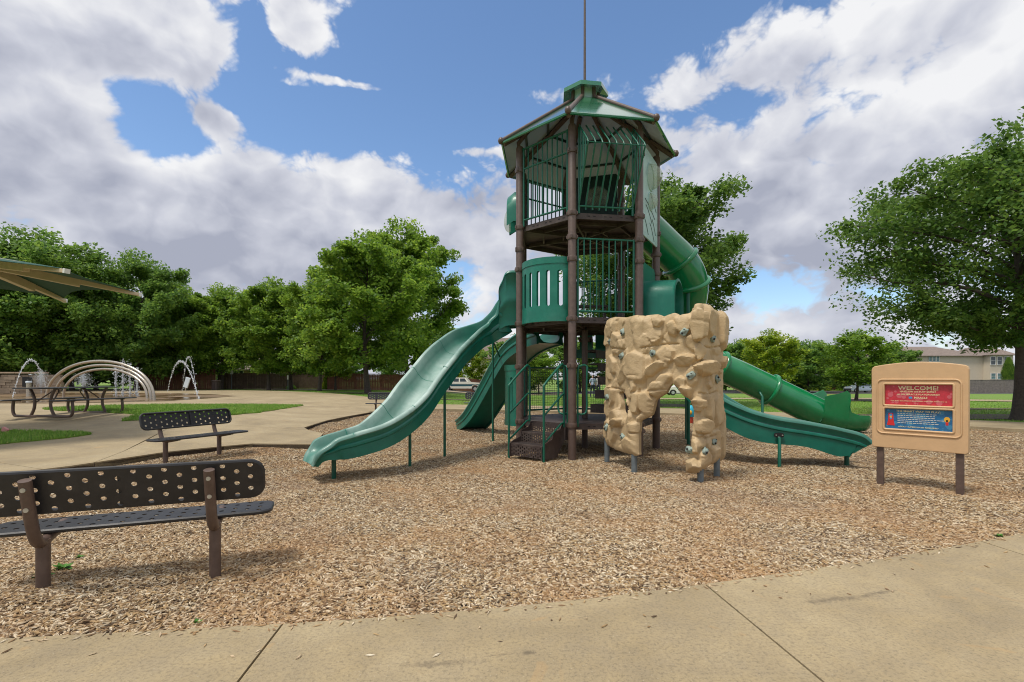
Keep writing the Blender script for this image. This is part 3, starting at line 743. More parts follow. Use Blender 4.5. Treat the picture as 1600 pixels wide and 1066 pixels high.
# bowed bar bay, front of the top deck
a, b, e, n = side(0); A = a + e*.12; B = b - e*.12
bay = empty('bowed_bar_bay', (CC.x, CC.y, 0)); bay.parent = T; bay.location = (0, 0, 0)
def bow(p, k=1.0): return [v3(p, D3+.05), v3(p, D3+.12), v3(p + n*.50*k, 5.22), v3(p + n*.545*k, 5.27), v3(p + n*.50*k, 5.34), v3(p + n*.03, 5.8)]
first = None
for k in range(9):
    p = A.lerp(B, k / 8)
    if first is None:
        mb = MB(); mb.tube(bow(p), .014, 8); first = mb.build('bar', M['green_rail'], bay, smooth=50); p00 = p
    else: share(first, 'bar', bay, (p.x-p00.x, p.y-p00.y, 0))
mb = MB(); mb.tube([v3(A, D3+.11), v3(B, D3+.11)], .018, 8); 
m4 = MB(); m4.tube([v3(A + n*.53, 5.275), v3(B + n*.53, 5.275)], .009, 6); m4.build('tie_bar', M['green_rail'], bay, smooth=50)
mb.tube([v3(A, D3-.02), v3(A, D3+.12)], .02, 8); mb.tube([v3(B, D3-.02), v3(B, D3+.12)], .02, 8)
mb.build('rail_frame', M['green_rail'], bay, smooth=50)
for pp in (A, B):
    for k in range(1, 5):
        t = k / 5; q = pp + n * .5 * t; zl = D3 + .12 + (5.22 - D3 - .12) * t; zh = 5.8 - .46 * t
        mb = MB(); mb.tube([v3(q, zl), v3(q, zh)], .011, 6); mb.build('side_bar', M['green_rail'], bay, smooth=50)
    mb = MB(); mb.tube([v3(pp, D3+.1), v3(pp, 5.78)], .016, 6); mb.build('side_bar', M['green_rail'], bay, smooth=50)

# barrel panel with slots, middle deck left front (side 6) and lower deck left (side 5)
def barrel(i, z0, z1, nslot, bulge, name, matn='teal_plastic', full=True):
    a, b, e, n = side(i); A = a + e*.085; B = b - e*.085; w = (B - A).length
    def P(u, z, off=0):
        s_ = u / w; q = A + e*u + n*(bulge*(1-(2*s_-1)**2)**.75 + off); return v3(q, z)
    holes = []; h = z1 - z0
    for k in range(nslot):
        cu = w*(k+.5+.12*0)/nslot; hw = min(.034, w/nslot*.3); pts = []
        zb, zt = z0 + h*.22, z1 - h*.2
        for j in range(7): an = PI*j/6; pts.append((cu + hw*math.cos(an), zt - hw + hw*math.sin(an)))
        for j in range(7): an = PI + PI*j/6; pts.append((cu + hw*math.cos(an), zb + hw + hw*math.sin(an)))
        holes.append(pts)
    outer = [(w*k/24, z0) for k in range(24)] + [(w, z0 + h*k/6) for k in range(6)] + [(w*(1-k/24), z1) for k in range(24)] + [(0, z1 - h*k/6) for k in range(6)]
    inner = [(w*(j+.5)/24, z0 + h*(k+.5)/8) for j in range(24) for k in range(8) if not any(inpoly(w*(j+.5)/24, z0+h*(k+.5)/8, hh) for hh in holes)]
    V, F = cdt(outer, holes, inner)
    mb = MB(); nv = len(V)
    mb.add([P(x, z, 0) for x, z in V] + [P(x, z, -.05) for x, z in V], F + [tuple(i_+nv for i_ in reversed(f)) for f in F])
    # walls along every border edge
    ec = {}
    for f in F:
        for k in range(3):
            p_, q_ = f[k], f[(k+1) % 3]; ec[(p_, q_)] = 1
    mb.add(mb.v[:2*nv], [(q_, p_, p_+nv, q_+nv) for (p_, q_) in ec if (q_, p_) not in ec])
    o = mb.build(name, M[matn], T, smooth=35)
    # rolled top band and base lip
    for zz, hh, of in ((z1 - .03, .07, .012), (z0 + .03, .06, .01)):
        m2 = MB()
        ring0 = [P(w*k/24, zz - hh, of) for k in range(25)] + [P(w*k/24, zz + hh*.6, of) for k in range(25)] + [P(w*k/24, zz - hh, -.06) for k in range(25)] + [P(w*k/24, zz + hh*.6, -.06) for k in range(25)]
        fs = []
        for k in range(24):
            fs += [(k, k+1, 26+k, 25+k), (25+k, 26+k, 76+k, 75+k), (51+k, 50+k, 75+k, 76+k), (k+1, k, 50+k, 51+k)]
        m2.add(ring0, fs); m2.build('panel_lip', M[matn], o, smooth=35)
    return o
barrel(6, D2 - .04, 3.52, 6, .30, 'barrel_panel')
barrel(5, D1 - .1, 1.66, 4, .34, 'barrel_panel')
barrel(3, 1.9, 2.62, 3, .12, 'slotted_panel')

# bubble panels
def dome(mb, c, ax, up, r, depth, m=0):
    ax = Vector(ax).normalized(); up = Vector(up).normalized(); si = up.cross(ax)
    vs = []; nseg = 20; rings = 6
    for k in range(rings + 1):
        th = k / rings * PI / 2; rr = r * math.cos(th); hh = depth * math.sin(th)
        for j in range(nseg):
            a_ = 2*PI*j/nseg; vs.append(Vector(c) + si*(rr*math.cos(a_)) + up*(rr*math.sin(a_)) + ax*hh)
    mb.add(vs, [(k*nseg+j, k*nseg+(j+1)%nseg, (k+1)*nseg+(j+1)%nseg, (k+1)*nseg+j) for k in range(rings) for j in range(nseg)], m)
def bubble_panel(i, z0, z1, domes, name, matn, ins=.075, off=.03):
    a, b, e, n = side(i); A = a + e*ins + n*off; w = (b - a).length - 2*ins
    fr = (v3(A, z0), Vector((e.x, e.y, 0)), Vector((0, 0, 1)))
    h = z1 - z0; pl_ = [(w/2 + x, h/2 + y) for x, y in rrect(w, h, .06)]
    mb = MB(); mb.plate(fr, pl_, -.012, .012)
    o = mb.build(name, M[matn], T, bevel=.004)
    n3 = Vector((n.x, n.y, 0))
    for (s_, zz, r_, dp) in domes:
        c = v3(A + e*(w*s_), zz) + n3*.014
        m2 = MB(); dome(m2, c, n3, (0,0,1), r_, dp); d = m2.build('clear_bubble', M['clear_dome'], o, smooth=180)
        m3 = MB(); m3.tube([c + Vector((e.x*math.cos(t), e.y*math.cos(t), math.sin(t)))*(r_+.012) for t in [2*PI*k/24 for k in range(24)]], .014, 6, closed=True); m3.build('bubble_ring', M[matn], o, smooth=60)
    gm = MB()                                     # moulded grooves
    for k, (s0, za_, s1, zb_) in enumerate(((.15,.42,.8,.30),(.2,.36,.6,.22),(.55,.52,.9,.40),(.1,.2,.35,.05),(.45,.2,.75,.03),(.6,.27,.85,.12))):
        gm.tube([fr[0] + fr[1]*(w*(s0+(s1-s0)*t)) + Vector((0,0,h*(za_+(zb_-za_)*t**1.4))) + n3*.013 for t in (0,.25,.5,.75,1)], .007, 5)
    gm.build('moulded_groove', M['hole_black' if matn == 'dark_panel' else 'dark_panel'], o)
    return o
bubble_panel(1, 3.98, 5.62, [(.5, 5.18, .235, .22), (.5, 4.72, .15, .14)], 'bubble_panel', 'mint_panel')
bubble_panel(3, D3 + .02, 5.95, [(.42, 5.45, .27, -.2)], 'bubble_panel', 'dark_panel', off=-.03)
# crawl hood with a clear bubble on the left of the top deck
a, b, e, n = side(5); mid = (a+b)/2; n3 = Vector((n.x, n.y, 0)); e3 = Vector((e.x, e.y, 0))
mb = MB(); prof = []
for k in range(13):
    t = PI*k/12; prof.append((.36*math.cos(t), .44 + .40*math.sin(t)))
prof = [(.36, .15)] + prof + [(-.36, .15)]
O = v3(mid, D3 + .05)
def hood_ring(out, sc, drop=0): return [O + e3*(x*sc) + Vector((0,0,z*sc - drop)) + n3*out for x, z in prof]
rings = [hood_ring(-.04, 1), hood_ring(.14, .98), hood_ring(.27, .95, .08), hood_ring(.28, .88, .05), hood_ring(.14, .9), hood_ring(-.04, .92)]
np_ = len(prof)
mb.add([p for r_ in rings for p in r_], [(i*np_+k, i*np_+k+1, (i+1)*np_+k+1, (i+1)*np_+k) for i in range(5) for k in range(np_-1)])
hd = mb.build('crawl_hood', M['teal_plastic'], T, smooth=50)
mb = MB(); dome(mb, O + n3*.24 + Vector((0,0,.28)), n3 - Vector((0,0,.45)), (0,0,1), .24, .13); mb.build('clear_bubble', M['clear_dome'], hd, smooth=180)

# wire mesh railings round the lower deck
def wire_panel(i, z0, z1, name='wire_railing'):
    a, b, e, n = side(i); A = a + e*.1; B = b - e*.1; w = (B-A).length
    mb = MB()
    mb.tube([v3(A, z0), v3(B, z0)], .02, 6); mb.tube([v3(A, z1), v3(B, z1)], .02, 6); mb.tube([v3(A, z0-.1), v3(A, z1)], .02, 6); mb.tube([v3(B, z0-.1), v3(B, z1)], .02, 6)
    o = mb.build(name, M['green_rail'], T, smooth=50)
    m2 = MB(); k = 0
    nn = int(w / .05)
    for k in range(1, nn): q = A + e*(w*k/nn); m2.tube([v3(q, z0), v3(q, z1)], .0035, 3)
    nn = int((z1-z0) / .05)
    for k in range(1, nn): zz = z0 + (z1-z0)*k/nn; m2.tube([v3(A, zz), v3(B, zz)], .0035, 3)
    m2.build('wire_mesh', M['dark_panel'], o, kind='stuff')
for i in (4, 3, 2): wire_panel(i, D1 + .11, 1.64)
# perforated inner stair between lower and middle deck
st = empty('inner_stair', (CC.x, CC.y, 0)); st.parent = T; st.location = (0, 0, 0)
for k in range(6):
    z = D1 + .28 + k*.27; ang = R(-40 + k*24); c = CC + Vector((math.cos(ang), math.sin(ang)))*.72
    mb = MB(); rt = Matrix.Rotation(ang, 3, 'Z')
    mb.box((c.x, c.y, z), (1.0, .30, .03), rt)
    for j in range(9):
        for q in range(3): mb.box(Vector((c.x, c.y, z - .015)) + rt @ Vector((-.42 + j*.105, -.1 + q*.1, -.004)), (.05, .03, .01), rt, 1)
    f_ = rt @ Vector((0, -.145, -.08)); mb.box(Vector((c.x, c.y, z)) + f_, (1.0, .012, .14), rt)
    mb.build('tread', [M['deck_brown'], M['hole_black']], st)
# bench-like counter on the middle deck
mb = MB(); q = CC + Vector((.2, .55)); mb.box((q.x, q.y, D2+.45), (.8, .25, .035)); mb.box((q.x-.3, q.y, D2+.21), (.04, .2, .43)); mb.box((q.x+.3, q.y, D2+.21), (.04, .2, .43)); mb.build('deck_counter', M['deck_brown'], T)

# front steps
a, b, e, n = side(6); mid = (a + b)/2; rt = Matrix(((e.x, n.x, 0), (e.y, n.y, 0), (0, 0, 1)))
e3 = Vector((e.x, e.y, 0)); n3 = Vector((n.x, n.y, 0)); Oa = v3(mid, 0) + n3*.03 + e3*.06
steps = empty('front_steps', (CC.x, CC.y, 0)); steps.parent = T; steps.location = (0, 0, 0)
SW = .70
def perforated(fr, w, h, nx, ny, name, parent):
    """plate with slots through it"""
    O_, ex, ey = fr; nz = ex.cross(ey); holes = []
    for i in range(nx):
        for j in range(ny):
            cx = w*(i+.5)/nx; cy = h*(j+.5)/ny + (h/ny*.18 if i % 2 else -h/ny*.18); hx = w/nx*.27; hy = h/ny*.3
            holes.append([(cx+hx, cy), (cx+hx*.5, cy+hy), (cx-hx*.5, cy+hy), (cx-hx, cy), (cx-hx*.5, cy-hy), (cx+hx*.5, cy-hy)])
    V, F = cdt([(0,0),(w,0),(w,h),(0,h)], holes)
    nv = len(V); mb = MB()
    mb.add([O_ + ex*x + ey*y + nz*.004 for x, y in V] + [O_ + ex*x + ey*y - nz*.004 for x, y in V], F + [tuple(i_+nv for i_ in reversed(f)) for f in F])
    return mb.build(name, M['deck_brown'], parent)
for k, (zt, zb, o0, o1) in enumerate(((D1 - .01, .45, 0, .02), (.43, .27, .02, .28), (.25, .05, .28, .56))):
    if k > 0:
        mb = MB(); mb.box(Oa + n3*((o0+o1)/2) + Vector((0,0,zt)), (SW, o1-o0, .03), rt)
        for j in range(16): mb.box(Oa + n3*((o0+o1)/2) + e3*((j-7.5)*SW/17) + Vector((0,0,zt+.0155)), (.012, (o1-o0)*.7, .003), rt, 1)
        mb.build('tread', [M['deck_brown'], M['hole_black']], steps, bevel=.004)
    perforated((Oa + n3*o1 - e3*(SW/2) + Vector((0,0,zb)), e3, Vector((0,0,1))), SW, zt - zb - .016, 14, 3, 'riser', steps)
for s_ in (-1, 1):
    fr = (Oa + e3*(s_*(SW/2+.014)), n3, Vector((0,0,1)))
    mb = MB(); mb.plate(fr, [(-.03, .3), (.18, .03), (.58, .03), (.58, .26), (.50, .30), (.30, .36), (.27, .47), (.08, .52), (.02, D1+.0), (-.03, D1)][::1], -.008, .008); mb.build('stringer', M['deck_brown'], steps)
for s_ in (-1, 1):
    base = Oa + e3*(s_*(SW/2 + .05))
    P_ = lambda o, z: base + n3*o + Vector((0,0,z))
    mb = MB()
    mb.tube(crom([P_(.56, -.08), P_(.56, .6), P_(.56, 1.2), P_(.52, 1.32), P_(.12, 1.62), P_(.04, 1.64), P_(0, 1.58), P_(0, 1.3), P_(0, D1-.06)], 4), .021, 8)
    mb.tube([P_(.56, .78), P_(.5, .82), P_(.06, 1.12), P_(0, 1.14)], .017, 8); mb.tube([P_(.56, .33), P_(.5, .35), P_(.08, .62), P_(0, .63)], .017, 8)
    mb.build('handrail', M['green_rail'], steps, smooth=60)
for (i, s_) in ((6, 1), (0, -1)):                      # grab loops either side of the front post
    a2, b2, e2, n2 = side(i); q0 = (b2 - e2*.10) if s_ == 1 else (a2 + e2*.10); q1 = (b2 - e2*.3) if s_ == 1 else (a2 + e2*.26)
    mb = MB(); mb.tube(crom([v3(q0, D1-.05), v3(q0, 1.5), v3(q0.lerp(q1, .3), 1.62), v3(q1, 1.62), v3(q1 + n2*.02, 1.5), v3(q1, 1.2), v3(q1, .85), v3(q0.lerp(q1, .5), .78), v3(q0, .8)], 4), .018, 8)
    mb.build('grab_loop', M['green_rail'], T, smooth=60)

# ---- open slides
def sweep_slide(ctrl, hw, name, sub=6, wear=1.0, skirt=.06, wavy=0.0, label=None, ridge=True, seam=(), groove=False):
    C_ = crom([tuple(c) + (1.0,)*(5-len(c)) for c in ctrl], sub); n_ = len(C_)
    rows = []; wr = []; nor = []
    for i in range(n_):
        p = C_[i]; t = C_[min(i+1, n_-1)] - C_[max(i-1, 0)]
        tx = Vector(t[:3]).normalized(); nn = Vector((-tx.y, tx.x, 0)).normalized(); up = nn.cross(tx) * -1.0
        up = tx.cross(nn)
        d = max(.02, p[3]); w = hw * (p[4] if len(p) > 4 else 1.0); k = skirt + (wavy * math.sin(i*.42) if wavy else 0)
        rl = min(.05, d*.5)
        inn = [(-w, -rl), (-w+.008, -rl*.4), (-w+.03, -rl*.05), (-w+.055, 0), (-w+.08, -rl*.25), (-w+.095, -rl*.9), (-w+.115, -d*.5), (-w+.155, -d*.8), (-w+.23, -d*.97), (-w+.31, -d-.004)]
        right = [(-x, z) for x, z in inn[::-1]]
        wl = [.5, .8, 1, 1, .9, .75, .45, .4, .75, .95]
        out = [(w-.015, -rl-.02), (w-.035, -d*.45), (w-.018, -d*.52), (w-.018, -d*.62), (w-.04, -d*.68), (w-.04, -d-k), (w-.09, -d-k), (w-.09, -d-.025)]
        outl = [(-x, z) for x, z in out[::-1]]
        pr = inn + [(0, -d-.008)] + right + out + outl
        ww = wl + [1.0] + wl[::-1] + [0]*len(out)*2
        o = Vector(p[:3])
        mixv = min(1, max(0, (d - .35) / .3))          # at the tall entry walls the section stays upright
        up2 = (up * (1-mixv) + Vector((0,0,1)) * mixv).normalized()
        rows.append([o + nn*x + up2*z for x, z in pr]); f_ = wear * (1 - mixv) * min(1, max(.1, i / n_ * 4 - 1.0)) * (1 if i < n_*.77 else .45); wr += [q*f_ for q in ww]
    m = len(rows[0]); mb = MB()
    fs = [(i*m+k, (i+1)*m+k, (i+1)*m+(k+1)%m, i*m+(k+1)%m) for i in range(n_-1) for k in range(m)]
    fs += [tuple(range(m)), tuple((n_-1)*m + k for k in range(m-1, -1, -1))]
    mb.add([p for r_ in rows for p in r_], fs, 0, wr)
    o = mb.build(name, M['slide_teal'], T, smooth=38, label=label)
    if groove:
        m3 = MB(); m3.tube([r_[35] + (r_[35]-r_[0]).normalized()*.0 + Vector((0,0,-.004)) for r_ in rows[6:-3]], .007, 5); m3.build('side_groove', M['dark_panel'], o)
    for s_ in seam:                                     # joint lines across the bed
        i = int(s_ * (n_-1)); r_ = rows[i]; r2_ = rows[i+1]; q0 = [p + Vector((0,0,.0035)) for p in r_[1:20]]; q1 = [p + (b_-p).normalized()*.012 + Vector((0,0,.0035)) for p, b_ in zip(r_[1:20], r2_[1:20])]
        m3 = MB(); nq = len(q0); m3.add(q0 + q1, [(k, k+1, nq+k+1, nq+k) for k in range(nq-1)]); m3.build('bed_joint', M['teal_plastic'], o)
    for s_ in seam:                                     # flanges where moulded pieces bolt together
        i = int(s_ * (n_-1)); tx = Vector((C_[min(i+1,n_-1)] - C_[i])[:3]).normalized(); m3 = MB(); r_ = rows[i]; ct = sum(r_, Vector())/m
        A_ = [ct + (p-ct)*1.012 - tx*.012 for p in r_]; B_ = [ct + (p-ct)*1.012 + tx*.012 for p in r_]
        ids = [k for k in range(21, m)]
        m3.add(A_ + B_, [(k, m+k, m+(k+1)%m, (k+1)%m) for k in ids]); m3.build('slide_flange', M['slide_teal'], o)
    return o, rows
s1, rows1 = sweep_slide([(.14,10.0,3.52,1.0,1.05),(-.1,10.0,3.5,1.0,1.05),(-.2,10.0,3.3,.85,1.02),(-.3,10.0,2.97,.60),(-.45,9.96,2.67,.42),(-.68,9.84,2.50,.36),(-.88,9.6,2.37,.32),(-1.06,9.25,2.17,.3),(-1.22,8.85,1.95,.29),(-1.36,8.48,1.70,.29),
    (-1.53,8.08,1.4,.29),(-1.68,7.72,1.11,.29),(-1.86,7.42,.90,.29),(-2.07,7.2,.745,.29),(-2.33,7.05,.655,.28),(-2.56,6.93,.58,.24),(-2.70,6.83,.48,.17,.97),(-2.78,6.78,.36,.09,.9),(-2.81,6.76,.24,.03,.8)], .375, 'wavy_slide',
    label='curving open slide with sun-bleached pale bed', seam=(.40, .52, .64, .78))
mb = MB()
def strut(name, base, top, r=.024, brace=None):
    mb = MB(); mb.tube([Vector((*base, -.1)), Vector(top)], r, 10)
    if brace: mb.tube([Vector(top) - Vector((0,0,.02)), Vector(brace)], r*.8, 8)
    return mb.build(name, M['green_rail'], T, smooth=50)
strut('slide_support', (-2.52,6.97), (-2.52,6.97,.29), .033)
strut('slide_support', (-1.62,7.82), (-1.62,7.82,.88)); strut('slide_support', (-1.2,8.78), (-1.2,8.78,1.63))
s2, rows2 = sweep_slide([(.82,10.88,2.56,.36),(.66,11.1,2.53,.36),(.45,11.38,2.46,.36),(.22,11.66,2.32,.35),(.0,11.95,2.1,.33),(-.2,12.22,1.8,.33),(-.62,12.8,1.08,.33),(-.98,13.3,.5,.31),(-1.10,13.55,.34,.28),(-1.19,13.8,.27,.24)], .42, 'straight_slide',
    wear=.35, skirt=.05, label='open slide at the back left of the tower seen from underneath')
strut('slide_support', (-.43,11.1), (-.43,11.1,2.27), .024, (-.2,12.1,1.7))
s3, rows3 = sweep_slide([(2.5,9.3,2.86,.40),(2.72,9.16,2.82,.38),(3.02,8.93,2.2,.33),(3.25,8.75,1.72,.33),(3.55,8.56,1.22,.33),(3.9,8.37,.95,.32),(4.3,8.22,.80,.32),(4.8,8.10,.715,.32),(5.2,8.03,.635,.31),(5.42,7.98,.585,.31),(5.54,7.95,.54,.30),(5.62,7.93,.475,.27),(5.66,7.92,.42,.23)], .36, 'wide_slide',
    wear=.2, skirt=.11, wavy=.028, groove=True, label='open slide ending at the front right beside the tan sign')
mb = MB(); mb.tube([Vector((4.26,7.85,-.1)), Vector((4.26,7.85,.45)), Vector((4.27,7.92,.5))], .026, 10); mb.build('slide_support', M['green_rail'], T, smooth=50)
mb = MB(); mb.tube([Vector((5.42,7.98,-.1)), Vector((5.42,7.98,.22))], .036, 10); mb.build('slide_support', M['green_rail'], T, smooth=50)
# moulded pocket with bolts on the wide slide's near wall
mb = MB(); fr = (Vector((4.26,7.868,.50)), Vector((.97,-.24,0)), Vector((0,0,1)))
mb.plate(fr, rrect(.15, .075, .036), .0, .012); mb.build('bracket_pocket', M['hole_black'], T)
for s_ in (-.045, .045):
    mb = MB(); mb.lathe(fr[0] + fr[1]*s_ + Vector((.0,-.016,0)), [(.011,-.006),(.011,.006)], 10, rot=Matrix.Rotation(PI/2,3,'X')); mb.build('bolt', M['bolt'], T)
# entry hood of the wide slide
a, b, e, n = side(1); mid = (a+b)/2; n3 = Vector((n.x, n.y, 0)); e3 = Vector((e.x, e.y, 0)); O = v3(mid, D2 - .02)
prof = [(.42, 0)] + [(.42*math.cos(PI*k/14)*(1 if True else 0), .42 + .36*math.sin(PI*k/14)) for k in range(15)] + [(-.42, 0)]
def hr(out, sc, dz=0.0): return [O + e3*(x*sc) + Vector((0,0,z*sc + dz)) + n3*out for x, z in prof]
rings = [hr(-.02, 1.0), hr(.12, .99), hr(.52, .93, .02), hr(.56, .96, .02), hr(.57, .88, .03), hr(.5, .84, .04), hr(-.02, .9)]
np_ = len(prof); mb = MB()
mb.add([p for r_ in rings for p in r_], [(i*np_+k, i*np_+k+1, (i+1)*np_+k+1, (i+1)*np_+k) for i in range(len(rings)-1) for k in range(np_-1)])
hood = mb.build('slide_hood', M['teal_plastic'], T, smooth=45)
V, F = cdt([(-.53, 0), (.53, 0), (.53, 1.0), (.45, 1.08), (-.45, 1.08), (-.53, 1.0)], [[(x*.93, .03 + z*.93) for x, z in prof]])
mb = MB(); nv = len(V); mb.add([O + e3*x + Vector((0,0,z)) + n3*.0 for x, z in V] + [O + e3*x + Vector((0,0,z)) - n3*.05 for x, z in V], [tuple(reversed(f)) for f in F] + [tuple(i+nv for i in f) for f in F])
ol = [(-.53, 0), (.53, 0), (.53, 1.0), (.45, 1.08), (-.45, 1.08), (-.53, 1.0)]
mb.add([O + e3*x + Vector((0,0,z)) for x, z in ol] + [O + e3*x + Vector((0,0,z)) - n3*.05 for x, z in ol], [(i, (i+1)%6, 6+(i+1)%6, 6+i) for i in range(6)])
mb.build('hood_panel', M['teal_plastic'], hood)

# ---- tube slide
tube_ctrl = [(2.50,10.30,4.80),(2.72,10.39,4.66),(3.25,10.5,4.22),(3.6,10.55,3.90),(3.82,10.66,3.58),(3.92,10.85,3.28),(3.96,11.2,2.95),(4.02,11.7,2.62),(4.25,12.25,2.32),(4.7,12.65,2.04),(5.3,12.82,1.76),(5.9,12.85,1.50),(6.6,12.85,1.17),(7.3,12.85,.84),(7.95,12.85,.53)]
TP = [Vector(p) for p in crom(tube_ctrl, 6)]
ts = empty('tube_slide', (CC.x, CC.y, 0)); ts.parent = T; ts.location = (0, 0, 0); ts['label'] = 'closed bright green tube slide curving down from the top deck'
cuts = [0, 18, 26, 44, 61, 73, len(TP) - 1]
TR = .375
def shell(pts, r, t, seg=28):
    mb = MB(); mb.tube(pts, r, seg, caps=False); nv = len(mb.v); m2 = MB(); m2.tube(pts, r - t, seg, caps=False)
    mb.add(m2.v, [tuple(reversed(f)) for f in m2.f])
    n_ = len(pts)
    for i in (0, n_-1):
        for k in range(seg):
            l = (k+1) % seg; q = (i*seg+k, i*seg+l, nv+i*seg+l, nv+i*seg+k); mb.f.append(q if i else q[::-1]); mb.m.append(0)
    return mb
for i in range(len(cuts)-1):
    shell(TP[cuts[i]:cuts[i+1]+1], TR, .02).build('tube_section', M['tube_green'], ts, smooth=50)
for c in cuts[1:-1]:
    t = (TP[c+1] - TP[c-1]).normalized(); p = TP[c]
    mb = MB(); mb.tube([p - t*.055, p - t*.045, p - t*.02, p + t*.02, p + t*.045, p + t*.055], [TR+.003, TR+.035, TR+.058, TR+.058, TR+.035, TR+.003], 32, caps=False)
    q = t.orthogonal(); mb.build('tube_flange', M['tube_green'], ts, smooth=60)
# exit chute: half pipe that flares and levels out
secs = [(7.90,.555,.95,.385),(8.0,.51,.985,.40),(8.2,.45,1.02,.42),(8.42,.415,1.10,.44),(8.50,.405,1.02,.44),(8.505,.40,.85,.44),(8.48,.40,.70,.44),(8.56,.395,.55,.44),(8.75,.385,.48,.44),(9.0,.38,.47,.43),(9.1,.36,.44,.38),(9.13,.34,.37,.30)]
vs = []; n_ = len(secs)
for lay in (0, 1):
    for (X_, c_, h_, r_) in secs:
        r2 = r_ - .02*lay; row = []
        for k in range(5):
            t = k/4; row.append(Vector((X_ if h_ < .6 else X_ - .0*t, 12.85 - r2*(1 + .10*(1-t)*(h_ > .6)), h_ + (c_-h_)*t - (.01 if k == 0 else 0)*lay)))
        for k in range(1, 16):
            an = PI + PI*k/16; row.append(Vector((X_, 12.85 + r2*math.cos(an), max(.05 + .02*lay, c_ + (r_*.9 - .02*lay)*math.sin(an)))))
        for k in range(5):
            t = 1 - k/4; row.append(Vector((X_, 12.85 + r2*(1 + .10*(1-t)*(h_ > .6)), h_ + (c_-h_)*t - (.01 if k == 4 else 0)*lay)))
        q = len(row); vs += row
fs = [(i*q+k, i*q+k+1, (i+1)*q+k+1, (i+1)*q+k) for i in range(n_-1) for k in range(q-1)]
off = n_*q; fs += [tuple(off + j for j in reversed(f)) for f in fs]
for i in range(n_-1):
    for k in (0, q-1): fs.append((i*q+k, (i+1)*q+k, off+(i+1)*q+k, off+i*q+k))
for k in range(q-1):
    for i in (0, n_-1): fs.append((i*q+k, i*q+k+1, off+i*q+k+1, off+i*q+k))
mb = MB(); mb.add(vs, fs); mb.build('exit_chute', M['tube_green'], ts, smooth=60)
mb = MB()
strut_m = MB(); strut_m.tube([Vector((6.3,12.4,-.1)), Vector((6.3,12.4,.95)), Vector((6.32,12.62,1.1))], .03, 10); strut_m.build('tube_support', M['green_rail'], ts, smooth=50)
for (x, y, z) in ((4.02,11.35,2.5), (3.75,10.48,3.35)):
    mb = MB(); mb.tube([Vector((x, y, -.1)), Vector((x, y, z))], .036, 10); mb.build('tube_support', M['green_rail'], ts, smooth=50)

# ------------------------------------------------------------------ climbing wall
WA, WB_, WC, WD = Vector((1.568,8.28)), Vector((1.80,7.28)), Vector((2.555,6.66)), Vector((3.07,7.15))
WP = [WA, WB_, WC, WD]; segL = [(WP[i+1]-WP[i]).length for i in range(3)]; cum = [0, segL[0], segL[0]+segL[1], sum(segL)]
def wall_plan(u):
    u = min(max(u, 0), cum[3])
    for i in range(3):
        if u <= cum[i+1] + 1e-9:
            t = (u - cum[i]) / segL[i]; e = (WP[i+1]-WP[i]) / segL[i]; return WP[i].lerp(WP[i+1], t), Vector((e.y, -e.x)), i
def wall_u(px):
    r_ = (px - 800) / FPX; best = None
    for k in range(0, 2001):
        u = cum[3]*k/2000; p, n, i = wall_plan(u); d = abs(p.x/p.y - r_)
        if best is None or d < best[0]: best = (d, u)
    return best[1]
UT = np.array([wall_u(px) for px in range(940, 1140)])
def wuz(px, py):
    u = float(np.interp(px, np.arange(940, 1140), UT)); p, n, i = wall_plan(u); return u, za(py, p.y - .05)
def z4(x, y): return wuz(920 + x/3.333, 450 + y/3.333)       # from an enlarged crop of the photograph
topl = sorted(wuz(*p) for p in [(945,500),(952,496),(962,494),(975,495),(985,493),(997,491),(1008,492),(1018,490),(1028,489),(1036,493),(1046,489),(1055,487),(1062,491),(1070,489),(1078,487),(1081,479),(1085,473),(1091,471),(1098,473),(1104,473),(1110,478),(1117,482),(1124,484),(1131,484)])
botl = sorted(wuz(*p) for p in [(945,697),(952,699),(960,704),(972,708),(985,712),(992,714),(999,714)]) + sorted([wuz(*p) for p in [(1070,738),(1078,742),(1086,743),(1095,739),(1105,733),(1115,726),(1123,723),(1131,722)]])
hole_arch = [wuz(*p) for p in [(1000,760),(999.5,714),(999,690),(1000,660),(1006,656),(1019,650),(1022,640),(1025,626),(1033,620),(1041,616),(1046,606),(1050,599),(1055,604),(1060,610),(1067,619),(1075,624),(1080,630),(1083,640),(1082,660),(1080,680),(1080,700),(1074,715),(1071,722),(1071,738),(1074,760)]]
hole_left = [wuz(*p) for p in [(966,614),(972,612),(977,620),(979,630),(982,640),(980,650),(977,656),(972,648),(969,640),(969,628)]]
DU = .0145; NU = int(cum[3]/DU) + 1; NZ = int(2.46/DU) + 1
us = np.linspace(0, cum[3], NU); zs = np.linspace(.04, 2.5, NZ)
tu, tz = np.array(topl).T; bu, bz = np.array(botl).T
keep = np.zeros((NU, NZ), bool)
for i, u in enumerate(us):
    zt = np.interp(u, tu, tz); zb = np.interp(u, bu, bz)
    for j, z in enumerate(zs):
        if zb <= z <= zt and not inpoly(u, z, hole_arch) and not inpoly(u, z, hole_left): keep[i, j] = True
dist = np.zeros((NU, NZ)); cur = keep.copy()                 # steps to the outline, for a rounded border
for _ in range(9):
    dist += cur; nxt = cur.copy(); nxt[1:] &= cur[:-1]; nxt[:-1] &= cur[1:]; nxt[:, 1:] &= cur[:, :-1]; nxt[:, :-1] &= cur[:, 1:]; cur = nxt
UU, ZZ = np.meshgrid(us, zs, indexing='ij')
rng = np.random.default_rng(11)
hgt = np.zeros((NU, NZ))
